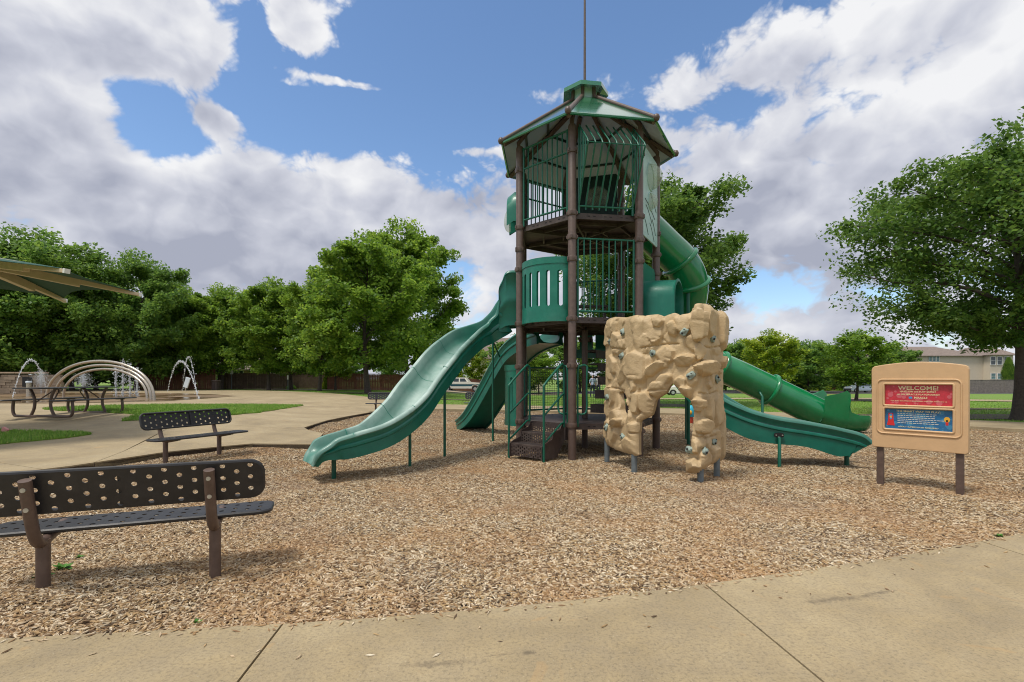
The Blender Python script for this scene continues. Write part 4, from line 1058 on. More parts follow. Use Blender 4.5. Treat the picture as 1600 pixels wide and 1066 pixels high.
def rock(u, z, a, b, rot, h, tu_=0.0, tz_=0.0, p=3.2, sq=4.0):
    global hgt
    c, s = math.cos(rot), math.sin(rot); x = ((UU-u)*c + (ZZ-z)*s)/a; y = (-(UU-u)*s + (ZZ-z)*c)/b
    g = h + tu_*x + tz_*y
    m_ = rng.integers(5, 8); t0 = rng.uniform(0, 6.28)
    for k in range(m_):                                        # chamfer planes round a flat-topped boulder
        th = t0 + 2*math.pi*k/m_ + rng.uniform(-.3, .3); st_ = h*rng.uniform(3.2, 9.0)
        g = np.minimum(g, st_*(rng.uniform(.82, 1.0) - (x*math.cos(th) + y*math.sin(th))))
    g = np.minimum(g, h*8*(1.06 - np.sqrt(x*x + y*y)))
    hgt = np.maximum(hgt, g)
cand = []
while len(cand) < 52:
    u, z = rng.uniform(0, cum[3]), rng.uniform(.1, 2.4)
    if all(abs(u-q[0])/.13 + abs(z-q[1])/.17 > .95 for q in cand): cand.append((u, z))
    elif rng.random() < .002: break
for (u, z) in cand:
    rock(u, z, rng.uniform(.06, .15), rng.uniform(.08, .20), rng.uniform(-.7, .7), rng.uniform(.024, .052), rng.uniform(-.02, .02), rng.uniform(-.02, .02), rng.uniform(2.2, 4.5), rng.uniform(3, 7))
for (x, y, a_, b_, rot, h, t1_, t2_) in [
    (110,215,34,40,.5,.07,.03,0),(150,290,30,70,-.2,.08,.0,.03),(232,415,46,92,0,.10,.01,.0),(120,400,28,50,-.3,.06,.02,.02),(185,445,35,30,.8,.08,.02,.03),(255,190,50,60,0,.06,.02,.02),
    (290,240,80,110,.15,.05,-.02,.02),(360,170,34,40,0,.10,0,.03),(435,210,28,44,.4,.09,0,.02),(345,420,62,30,.55,.10,.0,.04),(400,345,50,48,-.3,.07,0,.0),(505,375,62,34,0,.09,0,.04),(500,180,60,60,0,.06,0,0),
    (572,185,34,95,0,.17,.03,.02),(620,160,46,105,0,.10,0,.02),(690,210,30,115,0,.10,0,0),(580,330,26,50,0,.09,0,0),(598,420,52,48,0,.17,.02,.04),(676,385,22,40,.2,.12,0,.03),(566,608,36,40,0,.15,.0,.02),(540,460,40,60,0,.06,0,0),
    (620,620,28,90,.15,.09,0,0),(665,640,34,100,0,.08,.02,0),(590,720,36,50,-.3,.12,.02,.03),(545,830,36,40,0,.10,0,0),(540,935,44,48,0,.17,.0,.03),(600,900,50,60,.3,.08,0,.02),(650,880,40,70,0,.08,0,.03),(690,780,22,150,0,.07,0,0),
    (110,560,34,60,0,.06,.03,.02),(150,660,36,38,.3,.12,.02,.03),(152,705,26,24,.4,.14,0,.04),(190,600,18,26,0,.09,0,0),(195,640,16,28,0,.09,0,0),(245,600,34,70,-.1,.06,.02,0),(300,600,50,80,.5,.08,.0,.03),(360,530,46,50,.6,.09,0,.03),(390,480,50,34,.7,.08,0,.02),
    (235,760,40,70,.2,.08,.03,.02),(120,760,34,60,.3,.07,.02,0),(215,830,46,50,-.2,.07,0,.02),(500,545,44,36,.2,.12,0,.03),(480,500,40,40,0,.08,0,.02)]:
    u, z = z4(x, y); p_, n_, i_ = wall_plan(u); k = p_.y / FPX / 3.333 * [3.2, 1.35, 1.5][i_]; kz = p_.y / FPX / 3.333
    if i_ == 0: h *= .8
    rock(u, z, a_*k*.75, b_*kz, rot, h*(1.0 if h > .11 else .85), t1_, t2_, 3.0, 5)
# low creases between boulders and long moulded seams
def fb(u, z, f, s):
    return np.sin(u*f + s + 1.3*np.sin(z*f*.7 + s*2)) * np.cos(z*f*1.1 - s + 1.1*np.sin(u*f*.8))
hgt += .004*fb(UU, ZZ, 16, 1.0) + .002*fb(UU, ZZ, 37, 2.2)
for k in range(46):                                            # short cut creases
    u0, z0 = rng.uniform(0, cum[3]), rng.uniform(.3, 2.3); th = rng.uniform(-1.3, 1.3); L0 = rng.uniform(.05, .16)
    t_ = (UU-u0)*math.cos(th) + (ZZ-z0)*math.sin(th); w_ = -(UU-u0)*math.sin(th) + (ZZ-z0)*math.cos(th) + .9*t_*t_
    hgt -= .016*np.exp(-(w_/.010)**2)*np.clip(1 - (t_/L0)**2, 0, 1)
for zz in (.62, 1.22, 1.86): hgt -= .032*np.exp(-((ZZ - zz - .03*np.sin(UU*5))/.011)**2) * (np.sin(UU*7 + zz*9) > -.35)
u9 = wall_u(999)
hgt -= .035*np.exp(-((UU - u9)/.011)**2) * ((ZZ > .2) & (ZZ < 1.25)); hgt -= .03*np.exp(-((UU - wall_u(1009))/.010)**2) * ((ZZ > 1.25) & (ZZ < 1.86))
for _ in range(1):
    h_ = np.pad(hgt, 1, mode='edge'); hgt = .60*hgt + .10*(h_[:-2,1:-1] + h_[2:,1:-1] + h_[1:-1,:-2] + h_[1:-1,2:])
hgt = hgt * np.clip(dist/8.0, 0, 1)**.6 - .03*(1 - np.clip(dist/6.0, 0, 1))**2
CW = empty('climbing_wall', (2.3, 7.2, 0), 'tan moulded rock climbing wall with an arch, standing on short grey legs', 'climbing wall')
def wall_piece(i0, i1):
    idx = {}; V_ = []; back = []; F_ = []
    for i in range(i0, i1+1):
        for j in range(NZ):
            if keep[i, j]: idx[(i, j)] = len(V_); V_.append([us[i], zs[j], hgt[i, j]])
    for i in range(i0, i1):
        for j in range(NZ-1):
            q = [(i, j), (i+1, j), (i+1, j+1), (i, j+1)]
            if all(t in idx for t in q): F_.append(tuple(idx[t] for t in q))
    V_ = np.array(V_); ed = {}
    for f in F_:
        for k in range(4): ed[(f[k], f[(k+1) % 4])] = 1
    bd = [(p, q) for (p, q) in ed if (q, p) not in ed]
    nb = {}
    for p, q in bd: nb.setdefault(p, []).append(q); nb.setdefault(q, []).append(p)
    for _ in range(5):                                         # relax the stepped outline
        o_ = V_.copy()
        for p, q in nb.items():
            if len(q) == 2: V_[p, :2] = .5*o_[p, :2] + .25*(o_[q[0], :2] + o_[q[1], :2])
    def plan_smooth(u):
        P = Vector((0, 0)); Nn = Vector((0, 0))
        for du in (-.05, -.025, 0, .025, .05):
            p, n, _ = wall_plan(u + du); P += p; Nn += n
        return P/5, Nn.normalized()
    W_ = []; Bk = []
    for u, z, h in V_:
        P, n = plan_smooth(u); W_.append((P.x + n.x*h, P.y + n.y*h, z)); Bk.append((P.x - n.x*.09, P.y - n.y*.09, z))
    nv = len(W_); mb = MB()
    mb.add(W_ + Bk, F_ + [tuple(t+nv for t in reversed(f)) for f in F_] + [(q, p, p+nv, q+nv) for p, q in bd])
    return mb.build('rock_panel', M['rock_tan'], CW, smooth=32)
iB = int(round(wall_u(985)/DU)); iC = int(round(wall_u(1083)/DU))
rp_ = wall_piece(0, iB); rp_['label'] = 'left wing of the rock wall with a small hole'
rp_ = wall_piece(iB, iC); rp_['label'] = 'arched middle of the rock wall'
rp_ = wall_piece(iC, NU-1); rp_['label'] = 'right column of the rock wall'
for (px, y0, y1) in ((948,723,690),(991,740,700),(1095.5,754,725),(1121,746,715)):
    r_ = (px-800)/FPX; Y = EYE*FPX/(y0-HZ); p = Vector((r_*Y, Y))
    mb = MB(); q_ = p + Vector((.015, .06)); mb.tube([(q_.x, q_.y, -.1), (q_.x, q_.y, .42 if px < 1000 else .34)], .043, 14); mb.build('leg', M['galvanised'], CW, smooth=40)
mb = MB(); mb.tube([Vector((1.95,7.3,.62)), Vector((2.2,8.66,.62))], .03, 8); mb.build('tie_bar', M['brown_steel'], CW, smooth=40)
bm = bmesh.new(); bmesh.ops.create_icosphere(bm, subdivisions=3, radius=1)
for v in bm.verts:
    c = v.co; k = 1 + .22*math.sin(3.1*c.x + 1) * math.cos(2.7*c.y) + .15*math.sin(6*c.z + 2*c.x); v.co = Vector((c.x*.068*k, c.y*.05*k, c.z*.042*k if c.z > 0 else c.z*.02))
hm = bpy.data.meshes.new('handhold'); bm.to_mesh(hm); bm.free(); hm.materials.append(M['hold_grey']); hm.polygons.foreach_set('use_smooth', [True]*len(hm.polygons))
bhm = None
for k, (x, y) in enumerate([(180,228),(117,277),(172,354),(333,337),(505,230),(642,262),(540,457),(664,475),(108,569),(107,728),(180,778),(590,852),(647,803),(530,845)]):
    u, z = z4(x, y); i = int(round(u/DU)); j = int(np.clip(round((z-zs[0])/(zs[1]-zs[0])), 0, NZ-1)); i = min(max(i, 0), NU-1)
    p, n, _ = wall_plan(u); h = hgt[i, j] if keep[i, j] else .02
    pos = Vector((p.x + n.x*(h+.004), p.y + n.y*(h+.004), z))
    o = bpy.data.objects.new('handhold', hm); COL.objects.link(o); o.parent = CW
    q = Vector((n.x, n.y, .1)).to_track_quat('Z', 'Y') @ Matrix.Rotation(random.uniform(-1, 1) + (PI/2 if k % 3 == 0 else 0), 3, 'Z').to_quaternion()
    o.rotation_euler = q.to_euler(); o.location = pos - Vector((2.3, 7.2, 0))
    for s_ in (-.027, .024):
        if bhm is None:
            mb = MB(); mb.lathe((0,0,0), [(.013,-.02),(.013,.006),(.008,.007)], 10); bo = mb.build('bolt_hole', M['hole_black'], None); bhm = bo; bo.parent = o; bo.location = (s_, .004, .038)
        else: share(bhm, 'bolt_hole', o, (s_, .004, .038))

# ------------------------------------------------------------------ welcome sign
SL, SR = Vector((4.89, 6.54)), Vector((5.40, 5.94))
es = (SR - SL).normalized(); ns = Vector((es.y, -es.x))
if ns.y > 0: ns = -ns
sg_c = (SL + SR)/2
SG = empty('welcome_sign', (sg_c.x, sg_c.y, 0), 'tan moulded sign with red and blue posters on two brown posts', 'sign')
E3 = Vector((es.x, es.y, 0)); N3 = Vector((ns.x, ns.y, 0)); SO = v3(sg_c, 0)
for p in (SL, SR):
    mb = MB(); mb.box((p.x, p.y, .6), (.075, .06, 1.4), Matrix.Rotation(math.atan2(es.y, es.x), 3, 'Z')); mb.build('post', M['brown_steel'], SG, bevel=.006)
half = .475; zb, zs_, za_ = .50, 1.545, 1.60
out = [(-half, zb), (half, zb)] + [(half*math.cos(PI*k/24)*1.0, zs_ + (za_-zs_)*math.sin(PI*k/24)) for k in range(25)]
# rounded shoulders
out = [(-half+.02, zb), (half-.02, zb), (half, zb+.02), (half+.004, zs_-.03), (half-.005, zs_), (half-.03, zs_+.02)] + [(half*(1-2*k/16)*.92, zs_+.024 + .045*math.sin(PI*k/16)) for k in range(1, 16)] + [(-half+.03, zs_+.02), (-half+.005, zs_), (-half-.004, zs_-.03), (-half, zb+.02)]
fr = (SO + N3*.0, E3, Vector((0,0,1)))
wz = [(-.335, .335, 1.065, 1.325), (-.335, .335, .755, 1.015)]
holes = [[(a, c), (b, c), (b, d), (a, d)] for a, b, c, d in wz]
V, F = cdt(out, holes); nv = len(V); mb = MB(); ec = {}
for f in F:
    for k in range(3): ec[(f[k], f[(k+1) % 3])] = 1
P_ = lambda x, z, o: SO + E3*x + Vector((0,0,z)) + N3*o
mb.add([P_(x, z, .06) for x, z in V] + [P_(x, z, -.05) for x, z in V], F + [tuple(i+nv for i in reversed(f)) for f in F] + [(q, p, p+nv, q+nv) for (p, q) in ec if (q, p) not in ec])
board = mb.build('board', M['sign_tan'], SG, bevel=.012)
mb = MB()
for wd, hh, cz_, r_ in ((.83, .70, 1.04, .06),):               # raised bead round the two windows
    loop = [P_(x, cz_ + z, .0615) for x, z in rrect(wd, hh, r_, 6)]; mb.tube(loop, .011, 8, closed=True)
mb.build('bead', M['sign_tan'], board, smooth=60)
for (a, b, c, d) in wz:
    m2 = MB(); m2.tube([P_(x, z, .058) for x, z in [( (a+b)/2 + q[0], (c+d)/2 + q[1]) for q in rrect(b-a+.025, d-c+.025, .02, 3)]], .014, 8, closed=True); m2.build('window_lip', M['sign_tan'], board, smooth=60)
def text(s, w, cx, cz_, matn, parent, h=None, name='lettering', off=.034):
    cu = bpy.data.curves.new('t', 'FONT'); cu.body = s; cu.align_x = 'CENTER'; cu.align_y = 'CENTER'; cu.size = 1; cu.extrude = 0; cu.resolution_u = 2; cu.offset = .016
    ob = bpy.data.objects.new('t', cu); COL.objects.link(ob); bpy.context.view_layer.update()
    me = bpy.data.meshes.new_from_object(ob.evaluated_get(bpy.context.evaluated_depsgraph_get())); bpy.data.objects.remove(ob)
    xs_ = [v.co.x for v in me.vertices]; ys_ = [v.co.y for v in me.vertices]
    kx = w / (max(xs_) - min(xs_)); ky = h / (max(ys_) - min(ys_)) if h else kx
    org = ORG[SG]
    for v in me.vertices: v.co = P_(cx + (v.co.x - (max(xs_)+min(xs_))/2)*kx, cz_ + (v.co.y - (max(ys_)+min(ys_))/2)*ky, off) - org
    me.materials.append(M[matn]); o = bpy.data.objects.new(name, me); COL.objects.link(o); o.parent = parent; ORG[o] = org; return o
posters = []
for (a, b, c, d), mt in zip(wz, ('poster_red', 'poster_blue')):
    mb = MB(); mb.plate((SO, E3, Vector((0,0,1))), [(a-.004, c-.004), (b+.004, c-.004), (b+.004, d+.004), (a-.004, d+.004)], .005, .030)
    # the frame normal E3 x Z points away from the reader, so the poster face lies on the reader's side
    po = mb.build('poster', M[mt], SG); posters.append(po)
def disc(cx, cz_, r_, matn, parent, off, name='printed_dot', n_=18, sx=1.0):
    mb = MB(); mb.add([P_(cx + sx*r_*math.cos(2*PI*k/n_), cz_ + r_*math.sin(2*PI*k/n_), off) for k in range(n_)], [tuple(range(n_))]); return mb.build(name, M[matn], parent)
mat('dot_red', (.55, .11, .13), .4); mat('dot_blue', (.05, .22, .38), .4)
for po, mt, (a, b, c, d), sd_ in ((posters[0], 'dot_red', wz[0], 4), (posters[1], 'dot_blue', wz[1], 9)):
    rr = random.Random(sd_); mb = MB()
    for k in range(46):
        r_ = rr.choice((.006, .009, .014, .022, .03)); x = rr.uniform(a + r_, b - r_); z = rr.uniform(c + r_, d - r_); t = .0304 + k*.00003
        mb.add([P_(x + r_*math.cos(2*PI*q/16), z + r_*math.sin(2*PI*q/16), t) for q in range(16)], [tuple(range(16))])
    mb.build('printed_dots', M[mt], po)
pr_, pb_ = posters
text('WELCOME!', .40, .0, 1.283, 'letter_cream', pr_, .054)
text('HAVE FUN and PLAY SAFELY', .36, .0, 1.237, 'letter_cream', pr_, .021)
text('on this MIRACLE PLAYGROUND!', .42, .0, 1.201, 'letter_cream', pr_, .020)
text('MIRACLE', .13, .03, 1.16, 'letter_cream', pr_, .026)
mb = MB(); mb.add([P_(x, z, .0332) for x, z in ((-.09,1.147),(-.055,1.147),(-.055,1.173),(-.09,1.173))], [(0,1,2,3)]); mb.build('logo', M['print_blue'], pr_)
text('THIS PLAY EQUIPMENT IS DESIGNED FOR KIDS AGES 5 TO 12', .56, .0, 1.115, 'letter_cream', pr_, .012)
text('THE SMART WAY TO PLAY:', .44, .0, .985, 'letter_cream', pb_, .024)
rr = random.Random(3); mb = MB()                                # rows of print too small to read
for i in range(6):
    z = .952 - i*.0235; x = -.205
    while x < (.17 if i != 3 else .24):
        w_ = rr.uniform(.012, .034); mb.add([P_(x+a_, z+c_, .0332) for a_, c_ in ((0,-.004),(w_,-.004),(w_,.004),(0,.004))], [(0,1,2,3)]); x += w_ + .008
mb.build('small_print', M['letter_pale'], pb_)
text('ADULT SUPERVISION REQUIRED', .40, .0, .785, 'letter_cream', pb_, .018)
# plain printed figures: a red bell shape and an orange oval
mb = MB(); mb.add([P_(-.275+x, z, .0333) for x, z in ((-.042,.795),(.042,.795),(.03,.86),(.024,.955),(-.024,.955),(-.03,.86))], [(0,1,2,3,4,5)]); mb.build('printed_bell', M['print_red'], pb_)
disc(-.275, .93, .016, 'print_blue', pb_, .0338); disc(-.275, .905, .014, 'print_orange', pb_, .034); disc(-.275, .885, .012, 'print_blue', pb_, .0342)
disc(.28, .90, .034, 'print_orange', pb_, .0333, sx=.85); disc(.28, .885, .012, 'hole_black', pb_, .0338)
mb = MB(); mb.add([P_(.28+x, z, .0336) for x, z in ((-.012,.83),(.012,.83),(.014,.87),(-.014,.87))], [(0,1,2,3)]); mb.build('printed_stem', M['print_red'], pb_)

# ------------------------------------------------------------------ benches
def perforated_plank(fr, w, h, r_, t, mname, parent, name, nrow=4, cham=False):
    """rolled-edge steel plank with a diamond pattern of round holes"""
    O_, ex, ey = (Vector(q) for q in fr); nz = ex.cross(ey); holes = []
    out_ = rrect(w, h, r_, 5)
    pitch = .082; cols = int((w - .14) / pitch)
    for i in range(cols + 1):
        for j in range(nrow):
            x = -w/2 + .075 + i*(w - .15)/cols; y = -h/2 + h*(j+.5)/nrow
            if (i + j) % 2: continue
            holes.append([(x + .0165*math.cos(2*PI*k/10), y + .0165*math.sin(2*PI*k/10)) for k in range(10)])
    V, F = cdt(out_, holes); nv = len(V); mb = MB(); ec = {}
    for f in F:
        for k in range(3): ec[(f[k], f[(k+1) % 3])] = 1
    mb.add([O_ + ex*x + ey*y + nz*.003 for x, y in V] + [O_ + ex*x + ey*y - nz*.003 for x, y in V], F + [tuple(i+nv for i in reversed(f)) for f in F] + [(q, p, p+nv, q+nv) for (p, q) in ec if (q, p) not in ec])
    mb.tube([O_ + ex*x + ey*y - nz*.012 for x, y in rrect(w, h, r_, 5)], .016, 8, closed=True)
    for x in (-w*.02,):
        mb.box(O_ + ex*x - nz*.012, (.03, h*.96, .016), Matrix((ex, ey, nz)).transposed())
    return mb.build(name, M[mname], parent, smooth=40)
def make_bench(label):
    root = empty('bench', (0, 0, 0), label, 'bench', 'black perforated benches round the play area')
    X = Vector((1, 0, 0))
    bt = Vector((0, -.28, 1)).normalized()
    perforated_plank(((0, -.19, .705), X, bt), 1.56, .262, .08, .03, 'black_steel', root, 'backrest', 6)
    perforated_plank(((0, .135, .44), X, Vector((0, 1, 0))), 1.62, .30, .07, .03, 'black_steel', root, 'seat', 6)
    for s_ in (-.47, .47):
        mb = MB(); mb.tube(crom([(s_, .22, .42), (s_, .03, .39), (s_, -.07, .375), (s_, -.14, .405), (s_, -.195, .52), (s_, -.272, .80)], 5), .033, 12)
        ba = mb.build('back_support', M['brown_steel'], root, smooth=50)
        for z in (.62, .745):
            m3 = MB(); y = -.195 - .275*(z-.52); m3.lathe((s_, y - .034, z), [(.014,-.006),(.014,.006)], 10, rot=Matrix.Rotation(PI/2, 3, 'X')); m3.build('bolt', M['bolt'], ba)
        mb = MB(); mb.tube([(s_, -.06, -.15), (s_, -.06, .39)], .037, 14); mb.build('leg', M['brown_steel'], root, smooth=50)
        mb = MB(); mb.box((s_, .15, .412), (.06, .24, .025)); mb.build('seat_bracket', M['black_steel'], root)
    return root
bench = make_bench('large black bench in the near left corner, seen from behind')
bench.location = (-2.535, 3.33, 0); bench.rotation_euler = (0, 0, R(21.5))
for (x, y, rz, lb) in ((-5.45, 8.5, 247, 'black bench beside the concrete walk, just beyond the nearest bench'),
                       (-1.12, 20.0, 180, 'black bench half hidden behind the back left slide'),
                       (-4.86, 19.3, 188, 'black bench at the plaza edge, mostly hidden by the bleached slide')):
    c = copy_tree(bench); c['label'] = lb; c.location = (x, y, gz(x, y)); c.rotation_euler = (0, 0, R(rz))

# ------------------------------------------------------------------ picnic table
def picnic():
    x0, y0 = gp(77, 654, CZ); x1, y1 = gp(140, 645.5, CZ)
    root = empty('picnic_table', (0, 0, 0), 'black perforated picnic table with attached seats by the splash pad', 'picnic table')
    ax = R(38); X = Vector((1, 0, 0)); Yv = Vector((0, 1, 0))
    perforated_plank(((0, 0, .77), X, Yv), 2.3, .78, .08, .03, 'black_steel', root, 'table_top', 9)
    for s_ in (-1, 1): perforated_plank(((0, s_*.78, .46), X, Yv), 2.3, .28, .06, .03, 'black_steel', root, 'seat', 4)
    for s_ in (-.72, .72):
        mb = MB(); mb.tube(crom([(s_, -.84, .43), (s_, -.86, .2), (s_, -.82, .07), (s_, -.7, .035), (s_, 0, .035), (s_, .7, .035), (s_, .82, .07), (s_, .86, .2), (s_, .84, .43)], 4), .036, 10)
        mb.tube([(s_, -.92, .43), (s_, -.64, .43)], .02, 6); mb.tube([(s_, .92, .43), (s_, .64, .43)], .02, 6)
        mb.build('base_frame', M['brown_steel'], root, smooth=50)
        for k in (-1, 1):
            mb = MB(); mb.tube(crom([(s_, k*.34, .04), (s_, k*.24, .25), (s_, k*.24, .5), (s_, k*.36, .75)], 5), .036, 10); mb.build('leg', M['brown_steel'], root, smooth=50)
        mb = MB(); mb.tube(crom([(s_, -.25, .36), (s_*.55, -.1, .68), (s_*.5, .1, .68), (s_, .25, .36)], 5), .016, 6); mb.build('brace', M['brown_steel'], root, smooth=50)
    cx, cy = (x0+x1)/2, (y0+y1)/2
    root.location = (cx, cy, gz(cx, cy) + CZ); root.rotation_euler = (0, 0, math.atan2(y1-y0, x1-x0))
    print('picnic', x0, y0, x1, y1)
picnic()

# ------------------------------------------------------------------ splash pad
def gpt(px, py): x, y = gp(px, py, CZ); return Vector((x, y, gz(x, y) + CZ))
c0_ = gpt(150, 616)
wp = [gpt(*p) for p in [(-120,627),(-40,630),(60,631),(180,629),(260,627),(330,622.5),(370,619),(330,616),(240,614),(120,613.5),(0,614),(-120,616)]]
o = sheet([(p.x, p.y) for p in wp], lambda x, y: gz(x, y) + CZ + .006, 1.2).build('splash_pad', M['wet_concrete'], smooth=180); o['kind'] = 'structure'
def arch(l, r_, hgt_, rad, lab):
    L_, R2 = gpt(*l), gpt(*r_); pts = []
    for k in range(33):
        t = PI*k/32; s_ = .5 - .5*math.cos(t); p = L_.lerp(R2, s_); pts.append(Vector((p.x, p.y, p.z - .05 + hgt_*math.sin(t)**.85)))
    b_ = empty('water_arch', L_, lab, 'water arch', 'nested steel arches of the splash pad')
    mb = MB(); mb.tube(pts, rad, 12); mb.build('arch_tube', M['steel_arch'], b_, smooth=60)
arch((73,624), (241,625.5), 1.80, .062, 'largest and tallest of the nested steel water arches')
arch((86,622.5), (236,624.5), 1.64, .06, 'middle one of the nested steel water arches')
arch((99,621), (230,623), 1.48, .058, 'smallest inner one of the nested steel water arches')
def jet(pts, rads, name, lab, spread=0.0, n=160, dr=.022, seed=1):
    rr = random.Random(seed); C_ = crom(pts, 10); mb = MB()
    if rads: mb.tube(C_, rads, 5)
    oc = [(1,0,0),(-1,0,0),(0,1,0),(0,-1,0),(0,0,1),(0,0,-1)]; of = [(0,2,4),(2,1,4),(1,3,4),(3,0,4),(2,0,5),(1,2,5),(3,1,5),(0,3,5)]
    for k in range(n):
        q = C_[rr.randrange(len(C_))]; s_ = spread * rr.random()**.5
        p = Vector(q) + Vector((rr.gauss(0, 1), rr.gauss(0, 1), rr.gauss(0, 1)))*s_*.5; r_ = dr*rr.uniform(.4, 1.1)
        mb.add([p + Vector(v)*r_ for v in oc], of)
    o = mb.build(name, M['water_spray']); tag(o, lab, 'water jet', 'water jets of the splash pad'); return o
def lift(p, h_): return Vector((p.x, p.y, p.z + h_))
def parab(l, r_, top, n=9):
    A, B = gpt(*l), gpt(*r_); return [lift(A.lerp(B, k/(n-1)), top*4*(k/(n-1))*(1-k/(n-1))) for k in range(n)]
jet(parab((19,622),(75,618),1.95), .009, 'water_jet', 'tall arching water stream at the far left of the splash pad', .07, 420, .03, 1)
jet(parab((311,624),(262,612),2.0), .009, 'water_jet', 'tall arching water stream at the right of the splash pad', .07, 420, .03, 2)
jet(parab((308,622),(285,612),2.3), .006, 'water_jet', 'second thin arching stream close beside the right-hand stream', .10, 160, .028, 12)
for k, (px, h_, w_, lab) in enumerate([(64,1.4,.5,'foaming water spray behind the white bollard'),(130,1.25,.55,'foaming water spray inside the steel arches'),(181,1.5,.1,'leftmost of the straight water jets right of the arches centre'),(192,1.9,.14,'tallest of the straight water jets under the arches'),(203,1.75,.12,'third straight water jet under the arches right side'),(214,1.55,.1,'rightmost straight water jet just inside the arches')]):
    p = gpt(px, 617 if k < 2 else 619); rr = random.Random(k)
    if k < 2:
        mb = MB(); oc = [(1,0,0),(-1,0,0),(0,1,0),(0,-1,0),(0,0,1),(0,0,-1)]; of = [(0,2,4),(2,1,4),(1,3,4),(3,0,4),(2,0,5),(1,2,5),(3,1,5),(0,3,5)]
        for q in range(1700):                              # drops on ballistic paths leaning outwards
            tau = rr.random()**.7*.86; an = rr.uniform(0, 6.28); vr = w_*abs(rr.gauss(0, .75)); hh = h_*rr.uniform(.55, 1.05)
            c = p + Vector((vr*tau*math.cos(an), vr*tau*math.sin(an), max(.02, 4*hh*tau*(1-tau)))); s_ = rr.uniform(.006, .019); mb.add([c + Vector(v)*s_ for v in oc], of)
        o = mb.build('water_jet', M['water_spray']); tag(o, lab, 'water jet', 'water jets of the splash pad')
    else: jet([p, lift(p, h_*.5), lift(p, h_)], [.035 - .001*i for i in range(21)], 'water_jet', lab, w_*1.6, 260, .03, k + 20)
for k, px in enumerate((237, 250, 263)):
    jet(parab((px-4, 607.5), (px+4, 607.5), .75, 7), .014, 'water_jet', ('low bubbling water loop nearest the arch foot', 'low water loop in the middle of three', 'low water loop nearest the tall right stream')[k], .05, 40, .02, 40+k)
p = gpt(45, 619.5); bo = empty('spray_bollard', p, 'short pale steel spray bollard left of the water arches', 'bollard')
mb = MB(); mb.lathe(p, [(.11, -.03), (.11, .72)], 18); mb.build('bollard_body', M['steel_arch'], bo, smooth=40)
mb = MB(); mb.lathe(p, [(.13, .72), (.135, .75), (.135, .80), (.11, .83)], 18); mb.build('bollard_cap', M['white_pipe'], bo, smooth=40)
p = gpt(290, 611.5); bo = empty('water_feature', p, 'tilted pale panel water feature at the back of the splash pad', 'water feature')
mb = MB(); mb.tube([p - Vector((0,0,.05)), p + Vector((.0,0,.5))], .04, 8); mb.build('stem', M['steel_arch'], bo)
mb = MB(); mb.box(p + Vector((.1,0,.66)), (.34, .1, .8), Matrix.Rotation(R(18), 3, 'Y')); mb.build('tilted_panel', M['white_pipe'], bo, bevel=.02)
p = gpt(338, 609.4); bo = empty('trash_can', p, 'brown slatted trash can by the fence behind the splash pad', 'trash can')
mb = MB(); mb.lathe(p, [(.30, 0), (.33, .72)], 20)
for k in range(20):
    a_ = 2*PI*k/20; mb.box(p + Vector((.335*math.cos(a_), .335*math.sin(a_), .36)), (.02, .07, .70), Matrix.Rotation(a_, 3, 'Z'))
mb.build('can_body', M['can_brown'], bo); mb = MB(); mb.lathe(p, [(.37, .72), (.38, .80), (.3, .84), (.16, .84)], 20); mb.build('can_rim', M['can_brown'], bo, smooth=40)
for k, (px, py, h_, lab) in enumerate(((362, 607.5, 1.75, 'thin grey sign pole with a small white plate behind the trash can'), (399, 607, 1.4, 'thin grey sign pole with a small plate before the brown fence'), (450, 609, 1.25, 'short white pole beside the tree trunks'))):
    p = gpt(px, py); bo = empty('sign_pole', p, lab, 'sign pole')
    mb = MB(); mb.tube([p - Vector((0,0,.1)), lift(p, h_)], .035, 8); mb.build('pole', M['galvanised'], bo, smooth=40)
    mb = MB(); mb.box(lift(p, h_ - .18) - Vector((0,.05,0)), (.3 if k < 2 else .14, .02, .38)); mb.build('plate', M['white_paint'], bo, bevel=.006)

